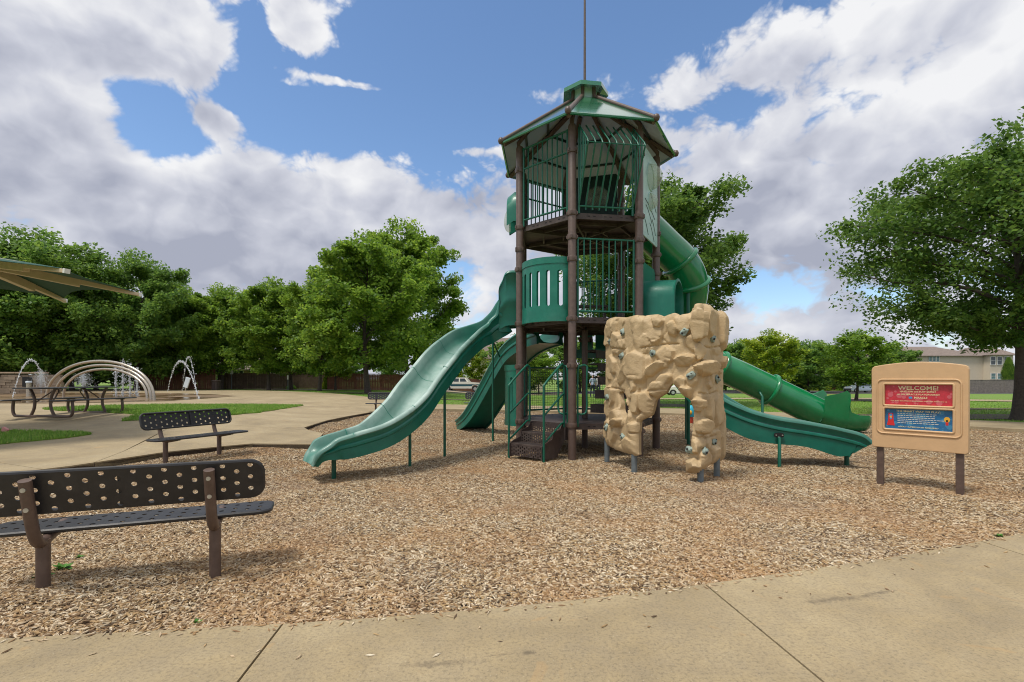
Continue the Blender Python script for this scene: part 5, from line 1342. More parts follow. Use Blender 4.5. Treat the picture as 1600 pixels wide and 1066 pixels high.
# ------------------------------------------------------------------ shade canopy at the left edge
def canopy():
    C0 = Vector((-11.3, 10.25, 0)); base = gz(C0.x, C0.y) + CZ
    root = empty('shade_canopy', (C0.x, C0.y, base), 'green fabric shade canopy on tan beams at the left edge', 'shade canopy')
    angs = [-16, 41, 101, 161, 221, 281]; RR = 2.85; za0, zt = 4.02, 3.50
    tip = lambda a_: C0 + Vector((RR*math.cos(R(a_)), RR*math.sin(R(a_)), zt))
    apex = C0 + Vector((0, 0, za0))
    mb = MB(); mb.tube([C0 + Vector((0,0,base-.05)), C0 + Vector((0,0,za0+.1))], .11, 16); mb.build('mast', M['beam_tan'], root, smooth=40)
    for a_ in angs:
        t = tip(a_); d = (t - apex); mb = MB(); dn = d.normalized(); si = Vector((-math.sin(R(a_)), math.cos(R(a_)), 0)); up = si.cross(dn) * -1
        if up.z < 0: up = -up
        for (s0, s1, h0, h1, wd) in ((0, .62, .25, .18, .06), (.60, 1.0, .12, .07, .048)):
            P0, P1 = apex + d*s0, apex + d*s1; vs = []
            for P, h in ((P0, h0), (P1, h1)):
                for sx_, sy_ in ((-1,0),(1,0),(1,-1),(-1,-1)): vs.append(P + si*wd*sx_ + up*(h*sy_))
            mb.add(vs, [(0,1,2,3),(7,6,5,4),(0,4,5,1),(1,5,6,2),(2,6,7,3),(3,7,4,0)])
        bm_ = mb.build('beam', M['beam_tan'], root, bevel=.008)
        m3 = MB(); m3.box(t + dn*.012 - up*.03, (.05, .10, .09), Matrix((dn, si, up)).transposed()); m3.build('end_plate', M['white_paint'], bm_)
    for i in range(6):
        a0, a1 = angs[i], angs[(i+1) % 6] + (360 if i == 5 else 0); vs = []; n1, n2 = 8, 10
        for lay in (.012, .002):
            for r_ in range(n1 + 1):
                for q in range(n2 + 1):
                    s_ = q / n2; f_ = r_ / n1
                    t = tip(a0).lerp(tip(a1), s_); sag = 4*s_*(1-s_)
                    p = apex.lerp(t, f_*(1 - .16*sag*f_)*.985); p.z -= .10*sag*f_*(1-f_)*2; vs.append(p + Vector((0, 0, lay)))
        q = n2 + 1; off = (n1+1)*q
        fs = [(r_*q+k, r_*q+k+1, (r_+1)*q+k+1, (r_+1)*q+k) for r_ in range(n1) for k in range(n2)]
        fs += [tuple(off+j for j in f[::-1]) for f in fs] + [(n1*q+k, n1*q+k+1, off+n1*q+k+1, off+n1*q+k) for k in range(n2)]
        mb = MB(); mb.add(vs, fs); mb.build('fabric_panel', M['fabric_green'], root, smooth=60)
canopy()

# ------------------------------------------------------------------ trees
def tree_mesh(seed, Ht, Wd, th, tr, nleaf, leaf, mleaf, peak=.36, nprim=26, up=.35, droop=0.0, dens=1.0, fill=90):
    rg = np.random.default_rng(seed); rnd = random.Random(seed)
    def env(z):
        t = min(1, max(0, (z - th*.75) / (Ht - th*.75)))
        if t < peak: f = .55 + .45*math.sin(PI/2*t/peak)
        else: f = math.cos(PI/2*((t-peak)/(1-peak)))**.72
        return Wd/2*max(.04, f)
    mb = MB(); lean = rnd.uniform(-.03, .03)
    axis = lambda z: Vector((lean*z + .12*math.sin(z*.6+seed), .1*math.sin(z*.5+2*seed), z))
    zz = [-.1, .12, .4] + [Ht*.9*k/8 for k in range(1, 9)]
    mb.tube([axis(z) for z in zz], [tr*1.55, tr*1.2, tr*1.03] + [tr*max(.08, (1 - (k/8)**.9*.95)) for k in range(1, 9)], 10)
    cl = []
    for k in range(nprim):
        f = (k+.5)/nprim; z0 = th*.85 + (Ht*.9 - th*.85)*f**1.15; az = k*2.39996 + rnd.uniform(-.3, .3)
        L_ = env(z0)*rnd.uniform(.72, 1.14); rise = min(L_*(up + .55*f)*rnd.uniform(.5, 1.3), max(.15, (Ht*.95 - z0)*.75))
        d = Vector((math.cos(az), math.sin(az), 0)); p0 = axis(z0*.93); p3 = p0 + d*L_ + Vector((0, 0, rise - droop*L_*(1-f)))
        side_ = Vector((-d.y, d.x, 0))*rnd.uniform(-.2, .2)*L_
        pts = [p0, p0.lerp(p3, .35) + side_*.5 + Vector((0,0,L_*.06)), p0.lerp(p3, .7) + side_, p3]
        C_ = crom(pts, 3); r0 = tr*.42*(1 - .55*f)
        mb.tube(C_, [r0*(1 - .9*i/(len(C_)-1)) for i in range(len(C_))], 5, caps=False)
        ns = 7
        for j in range(ns):
            t = .28 + .72*(j+.5)/ns; b0 = Vector(C_[min(len(C_)-1, int(t*(len(C_)-1)))]); a2 = az + rnd.choice((-1, 1))*rnd.uniform(.4, 1.25)
            l2 = L_*rnd.uniform(.2, .42)*(1.15 - .35*t); e2 = b0 + Vector((math.cos(a2), math.sin(a2), rnd.uniform(-.25, .75)*(1-.6*f)))*l2
            mb.tube([b0, b0.lerp(e2, .5) + Vector((0,0,l2*.06)), e2], [r0*.3, r0*.2, r0*.06], 4, caps=False)
            for q in range(3): cl.append((b0.lerp(e2, .4 + .3*q + rnd.uniform(-.1,.1)), l2*.34 + .12))
        cl.append((p3, .3))
    cl += [(axis(Ht*rnd.uniform(.80, .95)) + Vector((rnd.uniform(-.11,.11)*Wd, rnd.uniform(-.11,.11)*Wd, -rnd.uniform(0,.06)*Ht)), .42) for _ in range(12)]
    for k in range(fill):
        f = (k+.5)/fill; z0 = th*1.0 + (Ht*.97 - th)*f; az = k*2.39996 + rnd.uniform(-.5, .5); r_ = env(z0)*rnd.uniform(.62, .98)
        cl.append((axis(z0) + Vector((math.cos(az)*r_, math.sin(az)*r_, rnd.uniform(-.2, .2))), Wd*.055 + .12))
    rnd.shuffle(cl); cl = cl[:int(len(cl)*dens)]
    cc = np.array([tuple(c[0]) for c in cl]); cs = np.array([c[1] for c in cl])
    pick = rg.integers(0, len(cl), nleaf)
    off = rg.normal(size=(nleaf, 3)); off *= (rg.random(nleaf)**.5 * 1.25 / np.maximum(1e-6, np.linalg.norm(off, axis=1)))[:, None]
    c = cc[pick] + off*cs[pick][:, None]*np.array([1, 1, .72])
    c = c[c[:, 2] > th*.72]; n = len(c)
    nr = rg.normal(size=(n, 3)); nr[:, 2] = np.abs(nr[:, 2]) + .55; nr /= np.linalg.norm(nr, axis=1)[:, None]
    tv = rg.normal(size=(n, 3)); tv -= nr*(tv*nr).sum(1)[:, None]; tv /= np.linalg.norm(tv, axis=1)[:, None]; bv = np.cross(nr, tv)
    s = leaf*rg.uniform(.6, 1.25, n)[:, None]
    v = np.stack([c - tv*s*.5, c + bv*s*.36 + tv*s*.08 - nr*s*.06, c + tv*s*.62 - nr*s*.16, c - bv*s*.36 + tv*s*.08 - nr*s*.06], 1).reshape(-1, 3)
    me = bpy.data.meshes.new('crown'); me.vertices.add(4*n); me.vertices.foreach_set('co', v.ravel())
    me.loops.add(4*n); me.loops.foreach_set('vertex_index', np.arange(4*n)); me.polygons.add(n); me.polygons.foreach_set('loop_start', np.arange(n)*4)
    me.update(calc_edges=True); me.materials.append(M[mleaf])
    tm = bpy.data.meshes.new('trunk'); tm.from_pydata(mb.v, [], mb.f); tm.materials.append(M['bark']); tm.polygons.foreach_set('use_smooth', [True]*len(tm.polygons))
    return tm, me
KIND = {
 'oak':    tree_mesh(3, 9.6, 7.8, 1.6, .17, 64000, .19, 'leaf_oak', .28, 28, .5),
 'oak2':   tree_mesh(8, 9.6, 7.0, 1.6, .16, 60000, .19, 'leaf_oak', .26, 28, .55),
 'dark':   tree_mesh(14, 9.6, 8.6, 1.1, .18, 64000, .20, 'leaf_dark', .33, 26, .3),
 'spread': tree_mesh(21, 11.3, 13.2, 3.5, .30, 88000, .165, 'leaf_deep', .46, 36, .30, .02, fill=110),
 'tall':   tree_mesh(33, 12.0, 8.4, 2.4, .2, 84000, .18, 'leaf_deep', .34, 32, .5, fill=120),
 'young':  tree_mesh(41, 5.2, 3.9, 1.3, .085, 15000, .15, 'leaf_oak', .4, 20, .5),
 'yellow': tree_mesh(52, 6.0, 4.0, 1.2, .09, 16000, .17, 'leaf_yellow', .45, 20, .6),
 'far':    tree_mesh(61, 8.0, 8.6, .5, .16, 20000, .34, 'leaf_dark', .42, 24, .35)}
def tree(kind, px, py, top, label, group=None, wide=1.0, rz=0.0, Y=None, cat='tree'):
    if Y is None: x, y = gp(px, py, .04)
    else: y = Y; x = (px-800)/FPX*Y
    g = gz(x, y) + .03; tm, cm = KIND[kind]
    H0 = max(v.co.z for v in cm.vertices) if kind not in HC else HC[kind]; HC[kind] = H0
    h_ = za(top, y) - g; s_ = h_ / H0
    r_ = empty('tree', (x, y, g), label, cat, group); r_.scale = (s_*wide, s_*wide, s_); r_.rotation_euler = (0, 0, rz)
    for nm, me in (('trunk', tm), ('crown', cm)):
        o = bpy.data.objects.new(nm, me); COL.objects.link(o); o.parent = r_
HC = {}
GL = 'leafy trees along the left side of the park'
tree('dark', 55, 612, 352, 'leftmost dark green tree rising behind the shade canopy', GL, 1.0, .4)
tree('dark', -60, 612, 400, 'dark tree cut by the left edge of the photo', GL, 1.0, 1.9)
tree('oak', 112, 611, 400, 'dark leafy tree behind the steel water arches', GL, .9, 2.2)
tree('dark', 215, 611, 388, 'tall leafy tree right of the canopy tip', GL, .8, 4.0)
tree('oak2', 287, 609.5, 445, 'leafy tree over the tall brown fence behind the right water stream', GL, .95, 1.0)
tree('oak', 346, 608.5, 440, 'leafy tree just left of the paired trunks', GL, .95, 3.1)
tree('oak2', 421, 610, 432, 'tree with a dark trunk left of the white pole', GL, 1.0, 5.0)
tree('oak', 455, 609.5, 440, 'tree with a thin trunk right of the white pole', GL, .9, .2)
tree('oak2', 500, 611.5, 425, 'tree with a straight trunk before the leftmost end of the red fence', GL, .9, 2.6)
tree('yellow', 522, 610, 500, 'yellow-green small tree overlapping the red fence end', GL, 1.0, .2)
tree('oak', 574, 615, 360, 'big tree whose trunk stands left of the bleached slide', GL, 1.0, 1.3)
tree('oak2', 634, 611, 338, 'tallest light green tree directly behind the bleached slide', GL, .84, .3)
tree('yellow', 737, 611, 532, 'young light green tree behind the old pickup truck', None, 1.0, 1.0)
tree('young', 842, 617, 545, 'slim young tree seen through the tower above the lower deck', None, 1.2, 2.0)
tree('far', 815, 606, 520, 'rounded tree far behind the tower steps', 'trees far behind the tower', 1.0, 1.0, 75)
tree('far', 905, 606, 525, 'rounded far tree seen beside the front tower post', 'trees far behind the tower', 1.0, 3.0, 80)
tree('tall', 1022, 634, 268, 'tall oak rising behind the green tube slide', None, 1.0, .7)
GR = 'row of trees along the far street on the right'
tree('far', 1160, 611, 528, 'dark tree far behind the tube slide, next to the rock wall', GR, 1.0, .3, 82)
tree('yellow', 1207, 610, 512, 'yellow-green tree above the tube slide', GR, 1.25, 1.3, 70)
tree('far', 1262, 611, 530, 'rounded dark tree in the far row above the tube slide exit', GR, 1.0, 2.3, 80)
tree('far', 1320, 611, 545, 'dark far tree behind the young street tree', GR, 1.0, 4.3, 88)
tree('young', 1337, 626.5, 512, 'young tree standing before the silver car', None, 1.25, 2.5)
tree('far', 1395, 610, 538, 'dark far tree behind the left shoulder of the tan sign', GR, 1.0, 5.1, 90)
tree('far', 1420, 608, 548, 'smaller dark far tree just right of the silver car', GR, .9, .9, 105)
tree('far', 1640, 608, 560, 'dark far tree past the right edge behind the beige house', GR, 1.0, 2.9, 110)
for k, (px, top, Y) in enumerate(((1135, 535, 95), (1185, 538, 92), (1232, 540, 98), (1290, 538, 100), (1352, 545, 108))):
    tree('far', px, 609, top, ('dark green far tree just right of the rock wall edge', 'dark far tree right behind the yellow-green tree', 'dark far tree between the yellow-green tree and the chute', 'tall dark far tree straight above the tube slide exit', 'dark far tree rising just right of the young street tree')[k], GR, 1.0, k*1.7 + .4, Y)
tree('spread', 1592, 657, 205, 'large spreading oak at the right edge of the photo', None, .95, 1.1)
for k, (px, top, Y) in enumerate(((-40, 470, 42), (60, 480, 46), (150, 470, 44), (235, 480, 50), (300, 495, 52))):
    tree('far', px, 604, top, ('low dense tree filling the gap at the left edge behind the stone wall', 'low dense tree behind the stone wall cap', 'low dense tree behind the water arches', 'low dense tree behind the left end of the tall brown fence', 'low dense tree behind the tall brown fence')[k], 'low trees filling in behind the splash pad', 1.0, k*1.3, Y)
tree('far', 330, 604, 470, 'hazy tree far behind the brown fence on the left', 'trees far behind the fences', 1.0, .9, 75)
tree('far', 180, 604, 455, 'broad tree far behind the stone wall', 'trees far behind the fences', 1.1, 2.2, 70)
tree('far', 545, 605, 540, 'low far tree above the left end of the red fence', 'trees far behind the fences', .9, 1.4, 85)
tree('far', 612, 605, 545, 'low far tree above the middle of the red fence', 'trees far behind the fences', .9, 2.9, 88)
tree('far', 690, 606, 500, 'far tree behind the red fence and the bleached slide', 'trees far behind the fences', .8, 3.6, 90)
# narrow cypress beside the beige house
def cypress():
    x, y = (1576-800)/FPX*86, 86; g = gz(x, y)
    rg = np.random.default_rng(5); n = 5000; t = rg.random(n)**.8; an = rg.uniform(0, 6.28, n); r_ = (.95*np.sin(np.pi*np.clip(t*.85+.12, 0, 1)))*rg.uniform(.6, 1.05, n)
    mb = MB()
    root = empty('tree', (x, y, g), 'narrow dark cypress against the beige house', 'tree')
    c = np.stack([r_*np.cos(an), r_*np.sin(an), .3 + 5.6*t], 1)
    for k in range(n):
        p = Vector(c[k]); d = Vector((math.cos(an[k]), math.sin(an[k]), 1.2)).normalized()*.28; s_ = Vector((-math.sin(an[k]), math.cos(an[k]), 0))*.09
        mb.add([p - s_, p + s_, p + d], [(0, 1, 2)])
    o = mb.build('crown', M['leaf_dark']); o.parent = root
    mb = MB(); mb.tube([(0,0,-.1), (0,0,3)], [.14, .05], 8); o = mb.build('trunk', M['bark']); o.parent = root
cypress()
# shrubs
def shrub_mesh(seed, n=2600):
    rg = np.random.default_rng(seed); p = rg.normal(size=(n, 3)); p /= np.linalg.norm(p, axis=1)[:, None]; p *= (rg.uniform(.55, 1.05, n)*(1 + .18*np.sin(5*p[:, 0] + seed)*np.cos(4*p[:, 1])))[:, None]
    p[:, 2] = np.abs(p[:, 2]); mb = MB()
    for q in p:
        a_ = Vector(rg.normal(size=3)).normalized()*.10; b_ = Vector(rg.normal(size=3)).normalized()*.07; c = Vector(q)
        mb.add([c - a_, c + b_, c + a_, c - b_], [(0, 1, 2, 3)])
    return mb
sh = shrub_mesh(2); sho = None
for k, (px, py, w_, h_, ml, lab, Y) in enumerate([(492,607,2.2,2.1,'leaf_dark','large rounded dark shrub in front of the brown fence',None),(518,608,1.5,1.9,'leaf_yellow','bright yellow-green shrub at the end of the red fence',None),(378,606.6,.7,.55,'leaf_oak','small round shrub near the sign pole by the fence',None),(391,606.8,.8,.6,'leaf_dark','small dark shrub near the second sign pole',None),
        (1248,609,2.6,1.3,'leaf_yellow','light green hedge bush across the street above the slide exit',95),(1282,609,3.2,1.3,'leaf_yellow','second light green hedge bush across the street',95),(1318,609,2.4,1.2,'leaf_oak','green hedge bush across the street left of the silver car',95),
        (455,608,.9,.5,'leaf_dark','low dark shrub at the foot of the brown fence',None)]):
    x, y = gp(px, py, .04) if Y is None else ((px-800)/FPX*Y, Y)
    if sho is None: o = sh.build('shrub', M[ml]); sho = o
    else:
        o = sho.copy(); COL.objects.link(o); o.data = sho.data.copy() if True else sho.data; o.data.materials[0] = M[ml]
    o.location = (x, y, gz(x, y)); o.scale = (w_/2, w_/2, h_); o.rotation_euler = (0, 0, k); tag(o, lab, 'shrub', 'garden shrubs along the fences')

# ------------------------------------------------------------------ fences, wall
def fence(p0, p1, h0, matn, lab, step=0.0, pick=.145, top=True):
    A, B = Vector(p0), Vector(p1); e = (B - A).normalized(); L_ = (B - A).length; rt = Matrix.Rotation(math.atan2(e.y, e.x), 3, 'Z')
    root = empty('fence', (A.x, A.y, gz(A.x, A.y)), lab, 'fence'); n = int(L_/pick); rr = random.Random(int(L_*10)); mb = MB()
    for k in range(n):
        q = A + e*((k+.5)*pick); g = gz(q.x, q.y); d = rr.uniform(-.012, .012)
        mb.box((q.x + e.y*d, q.y - e.x*d, g + h0/2 + rr.uniform(-.015, .015)), (pick*.93, .02, h0), rt)
    mb.build('picket_run', M[matn], root, kind='stuff')
    mb = MB()
    for k in range(int(L_/2.4) + 1):
        q = A + e*min(L_, k*2.4); g = gz(q.x, q.y); mb.box((q.x - e.y*.08, q.y + e.x*.08, g + h0/2), (.1, .1, h0), rt)
    for zz in (.3, h0*.55, h0 - .25):
        for k in range(int(L_/2.4)):
            q = A + e*(k*2.4+1.2); mb.box((q.x - e.y*.04, q.y + e.x*.04, gz(q.x, q.y) + zz), (2.4, .04, .09), rt)
    mb.build('rail', M[matn], root)
    if top:
        mb = MB()
        for k in range(int(L_/2.4)):
            q = A + e*(k*2.4+1.2); mb.box((q.x, q.y, gz(q.x, q.y) + h0 + .03), (2.4, .09, .04), rt)
        mb.build('top_board', M[matn], root)
def at(px, Y): return ((px-800)/FPX*Y, Y)
fence(at(215, 44), at(338, 46), 1.95, 'fence_red', 'tall reddish brown wooden fence behind the right water stream')
fence(at(341, 47.5), at(520, 49.5), 1.55, 'fence_brown', 'low dark brown fence behind the trash can and tree trunks')
fence(at(512, 45), at(660, 46), 1.5, 'fence_red', 'rust red wooden fence behind the big tree trunks')
fence(at(662, 68), at(800, 72), 1.9, 'fence_red', 'rust red fence behind the old pickup truck')
fence(at(1512, 78), at(1640, 78), 2.1, 'fence_grey', 'weathered grey fence in front of the beige house')
fence(at(1240, 104), at(1440, 106), 2.2, 'fence_red', 'dark red fence behind the silver car')
def stone_wall():
    A, B = Vector(at(-120, 30)), Vector(at(92, 31.5)); e = (B - A).normalized(); L_ = (B-A).length; rt = Matrix.Rotation(math.atan2(e.y, e.x), 3, 'Z')
    root = empty('stone_wall', (A.x, A.y, gz(A.x, A.y)), 'tan stone park wall behind the splash pad at the far left', 'wall')
    rr = random.Random(4); mb = MB(); z = 0
    while z < 1.3:
        h = rr.uniform(.13, .2); x = -rr.random()*.3
        while x < L_:
            w = rr.uniform(.3, .7); q = A + e*(x + w/2); mb.box((q.x + rr.uniform(-.01,.01), q.y + rr.uniform(-.025, .025), gz(q.x, q.y) + z + h/2), (w-.015, .3, h-.012), rt); x += w
        z += h
    mb.build('stone', M['stone_wall'], root, kind='stuff')
    m2 = MB(); q = A + e*(L_*.5); m2.box((q.x, q.y + .05, gz(q.x, q.y) + .6), (L_, .2, 1.3), rt); m2.build('wall_core', M['stone_wall'], root)
    for k in range(int(L_/.8)):
        q = A + e*(k*.8+.4); m3 = MB(); m3.box((q.x, q.y, gz(q.x, q.y) + 1.42), (.785, .4, .09), rt); m3.build('cap_stone', M['tan_brick'], root)
    q = Vector(at(47, 30.9)); mb = MB(); mb.box((q.x, q.y - .17, gz(q.x, q.y) + .85), (.62, .04, .62)); mb.build('dark_opening', M['hole_black'], root)  # flat black box paints the darkness of a square opening in the wall
stone_wall()

# ------------------------------------------------------------------ houses
def hip_roof(mb, x0, x1, y0, y1, z, h, ov=.5):
    x0 -= ov; x1 += ov; y0 -= ov; y1 += ov; d = min(x1-x0, y1-y0)/2
    if x1-x0 >= y1-y0: r0, r1 = (x0+d, (y0+y1)/2, z+h), (x1-d, (y0+y1)/2, z+h)
    else: r0, r1 = ((x0+x1)/2, y0+d, z+h), ((x0+x1)/2, y1-d, z+h)
    vs = [(x0,y0,z),(x1,y0,z),(x1,y1,z),(x0,y1,z), r0, r1, (x0,y0,z-.12),(x1,y0,z-.12),(x1,y1,z-.12),(x0,y1,z-.12)]
    fs = [(0,1,5,4),(2,3,4,5),(1,2,5),(3,0,4)] if x1-x0 >= y1-y0 else [(0,1,4),(2,3,5),(1,2,5,4),(3,0,4,5)]
    mb.add(vs, fs + [(0,6,7,1),(1,7,8,2),(2,8,9,3),(3,9,6,0),(9,8,7,6)])
def window(root, cx, y, cz_, w, h, glass='window_glass', mull=True):
    mb = MB()
    for (a_, b_, c, d) in ((-w/2-.08, -w/2, -h/2-.08, h/2+.08), (w/2, w/2+.08, -h/2-.08, h/2+.08), (-w/2, w/2, h/2, h/2+.08), (-w/2, w/2, -h/2-.08, -h/2)):
        mb.box((cx+(a_+b_)/2, y-.05, cz_+(c+d)/2), (b_-a_, .1, d-c))
    if mull: mb.box((cx, y-.035, cz_), (w, .05, .05))
    o = mb.build('window', M['trim_white'], root)
    mb = MB(); mb.box((cx, y-.015, cz_), (w, .03, h)); mb.build('pane', M[glass], o)
def right_house():
    Y = 92; g = -1.0; k = Y/FPX; X = lambda px: (px-800)*k; Z = lambda py: za(py, Y)
    root = empty('house', (X(1510), Y, g), 'beige two-storey house with dark windows behind the grey fence', 'house')
    mb = MB(); mb.box(((X(1395)+X(1536))/2, Y+5, (g+Z(557))/2), (X(1536)-X(1395), 10, Z(557)-g))
    zz = g
    mb.box(((X(1536)+X(1572))/2, Y+3.2, (g+Z(556))/2), (X(1572)-X(1536), 9.0, Z(556)-g))
    mb.build('wall', M['siding'], root)
    lap = MB(); z = g + .2                               # lap siding boards
    while z < Z(559):
        lap.box(((X(1395)+X(1535.5))/2, Y-.015, z), (X(1535.5)-X(1395), .03, .17)); lap.box(((X(1536)+X(1572))/2, Y-1.315, z), (X(1572)-X(1536), .03, .17)); z += .19
    lap.build('siding_board', M['siding'], root, kind='stuff')
    rf = MB(); hip_roof(rf, X(1395), X(1536), Y, Y+10, Z(556), 2.0); rf.build('roof', M['roof_shingle'], root)
    rf = MB(); hip_roof(rf, X(1536), X(1572), Y-1.3, Y+8, Z(555), 1.7); rf.build('roof', M['roof_shingle'], root)
    for px in (1540.3, 1550.3, 1560.7):
        window(root, X(px), Y-1.34, Z(564.3), .82, 1.42); window(root, X(px)+.05, Y-1.34, Z(588), .8, 1.0, 'window_teal')
    for px in (1453, 1459, 1464.5): window(root, X(px), Y-.04, Z(561), .48, .9, 'window_teal')
    mb = MB(); mb.box((X(1566), Y-1.4, Z(588)), (.2, .15, .3)); mb.build('wall_lamp', M['hole_black'], root)
right_house()
def simple_house(px0, px1, Y, eave, ridge, matn, lab, wins):
    k = Y/FPX; X = lambda px: (px-800)*k; Z = lambda py: za(py, Y); g = gz((px0+px1-1600)/2*k, Y) - .3
    root = empty('house', (X((px0+px1)/2), Y, g), lab, 'house')
    mb = MB(); mb.box(((X(px0)+X(px1))/2, Y+4.5, (g+Z(eave))/2), (X(px1)-X(px0), 9, Z(eave)-g)); mb.build('wall', M[matn], root)
    rf = MB(); hip_roof(rf, X(px0), X(px1), Y, Y+9, Z(eave), Z(ridge)-Z(eave)); rf.build('roof', M['roof_shingle'], root)
    for (px, py, w, h) in wins: window(root, X(px), Y-.02, Z(py), w, h)
simple_house(318, 470, 58, 577, 545, 'tan_brick', 'tan brick house with white windows above the low brown fence', [(350,584,.8,.9),(357,584,.5,.9),(369,585,.6,.9),(377,585,.5,.8),(430,584,1.0,.9)])
simple_house(735, 850, 88, 560, 525, 'siding', 'beige house with a brown hip roof behind the pickup truck', [(770,570,1.1,1.4),(790,570,1.1,1.4)])
simple_house(1420, 1452, 120, 560, 545, 'tan_brick', 'far grey-roofed house left of the beige house', [(1436,570,1.2,1.4)])

# ------------------------------------------------------------------ vehicles
def vehicle(name, prof, width, wheels, wr, glass, mats, lab, cat, loc, rz, length, extra=None, band=None):
    root = empty(name, (0, 0, 0), lab, cat)
    V, F = cdt(prof); n = len(prof); mb = MB(); w = width/2
    nv = len(V)
    def tum(z): return 1 - .16*max(0, (z - band[0])/(band[1]-band[0])) if z > band[0] else 1.0
    mb.add([(x, -w*tum(z), z) for x, z in V] + [(x, w*tum(z), z) for x, z in V], F + [tuple(i+nv for i in reversed(f)) for f in F])
    ol = prof if sum(prof[i][0]*prof[(i+1)%n][1]-prof[(i+1)%n][0]*prof[i][1] for i in range(n)) > 0 else prof[::-1]
    mb.add([(x, -w*tum(z), z) for x, z in ol] + [(x, w*tum(z), z) for x, z in ol], [((i+1)%n, i, n+i, n+(i+1)%n) for i in range(n)])
    bd = mb.build('body', M[mats[0]], root); 
    b = bd.modifiers.new('bevel', 'BEVEL'); b.width = .04; b.segments = 2; b.limit_method = 'ANGLE'; b.angle_limit = R(35)
    for (pts, m_) in glass:
        for s_ in (-1, 1):
            m2 = MB(); q = [(x, s_*(w*tum(z) + .006), z) for x, z in pts]; q2 = [(x, s_*(w*tum(z) - .03), z) for x, z in pts]; k = len(q)
            f0 = tuple(range(k)) if s_ < 0 else tuple(range(k-1, -1, -1))
            m2.add(q + q2, [f0] + [((i+1)%k, i, k+i, k+(i+1)%k) if s_ < 0 else (i, (i+1)%k, k+(i+1)%k, k+i) for i in range(k)]); m2.build('side_window' if m_ == 'window_glass' else 'side_band', M[m_], root)
    for x in wheels:
        for s_ in (-1, 1):
            rot = Matrix.Rotation(PI/2, 3, 'X'); mb = MB(); mb.lathe((x, s_*(w-.10), wr), [(wr*.6,-.11),(wr*.93,-.11),(wr,-.07),(wr,.07),(wr*.93,.11),(wr*.6,.11)], 20, rot=rot); wh = mb.build('wheel', M['tyre'], root, smooth=40)
            mb = MB(); mb.lathe((x, s_*(w-.10), wr), [(wr*.1,-.115),(wr*.58,-.113),(wr*.6,-.09),(wr*.6,.09),(wr*.58,.113),(wr*.1,.115)], 16, rot=rot); mb.build('rim', M['rim_metal'], wh, smooth=40)
    if extra: extra(root, w)
    root.location = loc; root.rotation_euler = (0, 0, rz); return root
def truck_extra(root, w):
    for x, m_, nm in ((2.66, 'lamp_clear', 'headlight'), (-2.83, 'red_light', 'tail_light')):
        for s_ in (-1, 1):
            mb = MB(); mb.box((x, s_*w*.8, .95), (.06, .22, .2)); mb.build(nm, M[m_], root)
    for x in (2.74, -2.88):
        mb = MB(); mb.box((x, 0, .58), (.14, w*1.9, .16)); mb.build('bumper', M['rim_metal'], root, bevel=.03)
    mb = MB(); mb.add([(1.02,-w*.8,1.30),(1.02,w*.8,1.30),(.60,w*.74,1.80),(.60,-w*.74,1.80)], [(0,1,2,3)]); mb.build('windscreen', M['window_glass'], root)
    mb = MB(); mb.box((-1.9, 0, 1.17), (1.5, w*1.75, .02)); mb.build('bed_floor', M['hole_black'], root)
tp = [(-2.82,.55),(-2.82,1.20),(-1.15,1.20),(-1.1,1.78),(-.95,1.86),(.48,1.86),(.62,1.82),(1.08,1.26),(2.45,1.14),(2.68,1.02),(2.70,.50),(2.35,.45),(2.32,.62),(2.16,.82),(1.9,.88),(1.64,.82),(1.48,.62),(1.45,.42),(-1.35,.42),(-1.38,.62),(-1.54,.82),(-1.8,.88),(-2.06,.82),(-2.22,.62),(-2.25,.50)]
Yt = 66.0; xt = (722-800)/FPX*Yt
mb_ = [([(-2.80,.72),(-2.80,1.0),(2.66,.98),(2.66,.72),(2.38,.72),(2.2,.88),(1.9,.94),(1.6,.88),(1.42,.72),(-1.32,.72),(-1.5,.88),(-1.8,.94),(-2.1,.88),(-2.28,.72)][::-1], 'truck_teal'),
       ([(-.98,1.32),(-.28,1.32),(-.28,1.74),(-.95,1.74)], 'window_glass'), ([(-.12,1.32),(.78,1.32),(.50,1.74),(-.12,1.74)], 'window_glass')]
vehicle('pickup_truck', tp, 1.95, (-1.8, 1.9), .38, mb_, ('truck_white',), 'old cream and dark teal crew-cab pickup truck parked on the street', 'truck', (xt, Yt, gz(xt, Yt) + .07), R(-4), 5.6, truck_extra, (1.25, 1.86))
def suv_extra(root, w):
    for s_ in (-1, 1):
        mb = MB(); mb.box((-2.13, s_*w*.74, .82), (.12, .3, .16), Matrix.Rotation(0, 3, 'Z')); mb.build('headlight', M['lamp_clear'], root, bevel=.03)
        mb = MB(); mb.box((2.20, s_*w*.82, 1.15), (.08, .16, .4)); mb.build('tail_light', M['red_light'], root, bevel=.02)
        mb = MB(); mb.box((-.85, s_*(w+.08), 1.08), (.12, .16, .12)); mb.build('mirror', M['suv_silver'], root, bevel=.03)
    mb = MB(); mb.box((-2.2, 0, .5), (.1, w*1.8, .18)); mb.build('bumper', M['tyre'], root, bevel=.03)
sp_ = [(2.22,.38),(2.27,.9),(2.12,1.25),(1.92,1.60),(1.65,1.67),(.0,1.69),(-.28,1.64),(-1.05,1.08),(-1.9,.94),(-2.2,.78),(-2.24,.36),(-1.82,.34),(-1.78,.5),(-1.62,.68),(-1.38,.74),(-1.14,.68),(-.98,.5),(-.95,.32),(1.0,.32),(1.03,.5),(1.18,.68),(1.42,.74),(1.66,.68),(1.82,.5),(1.86,.36)]
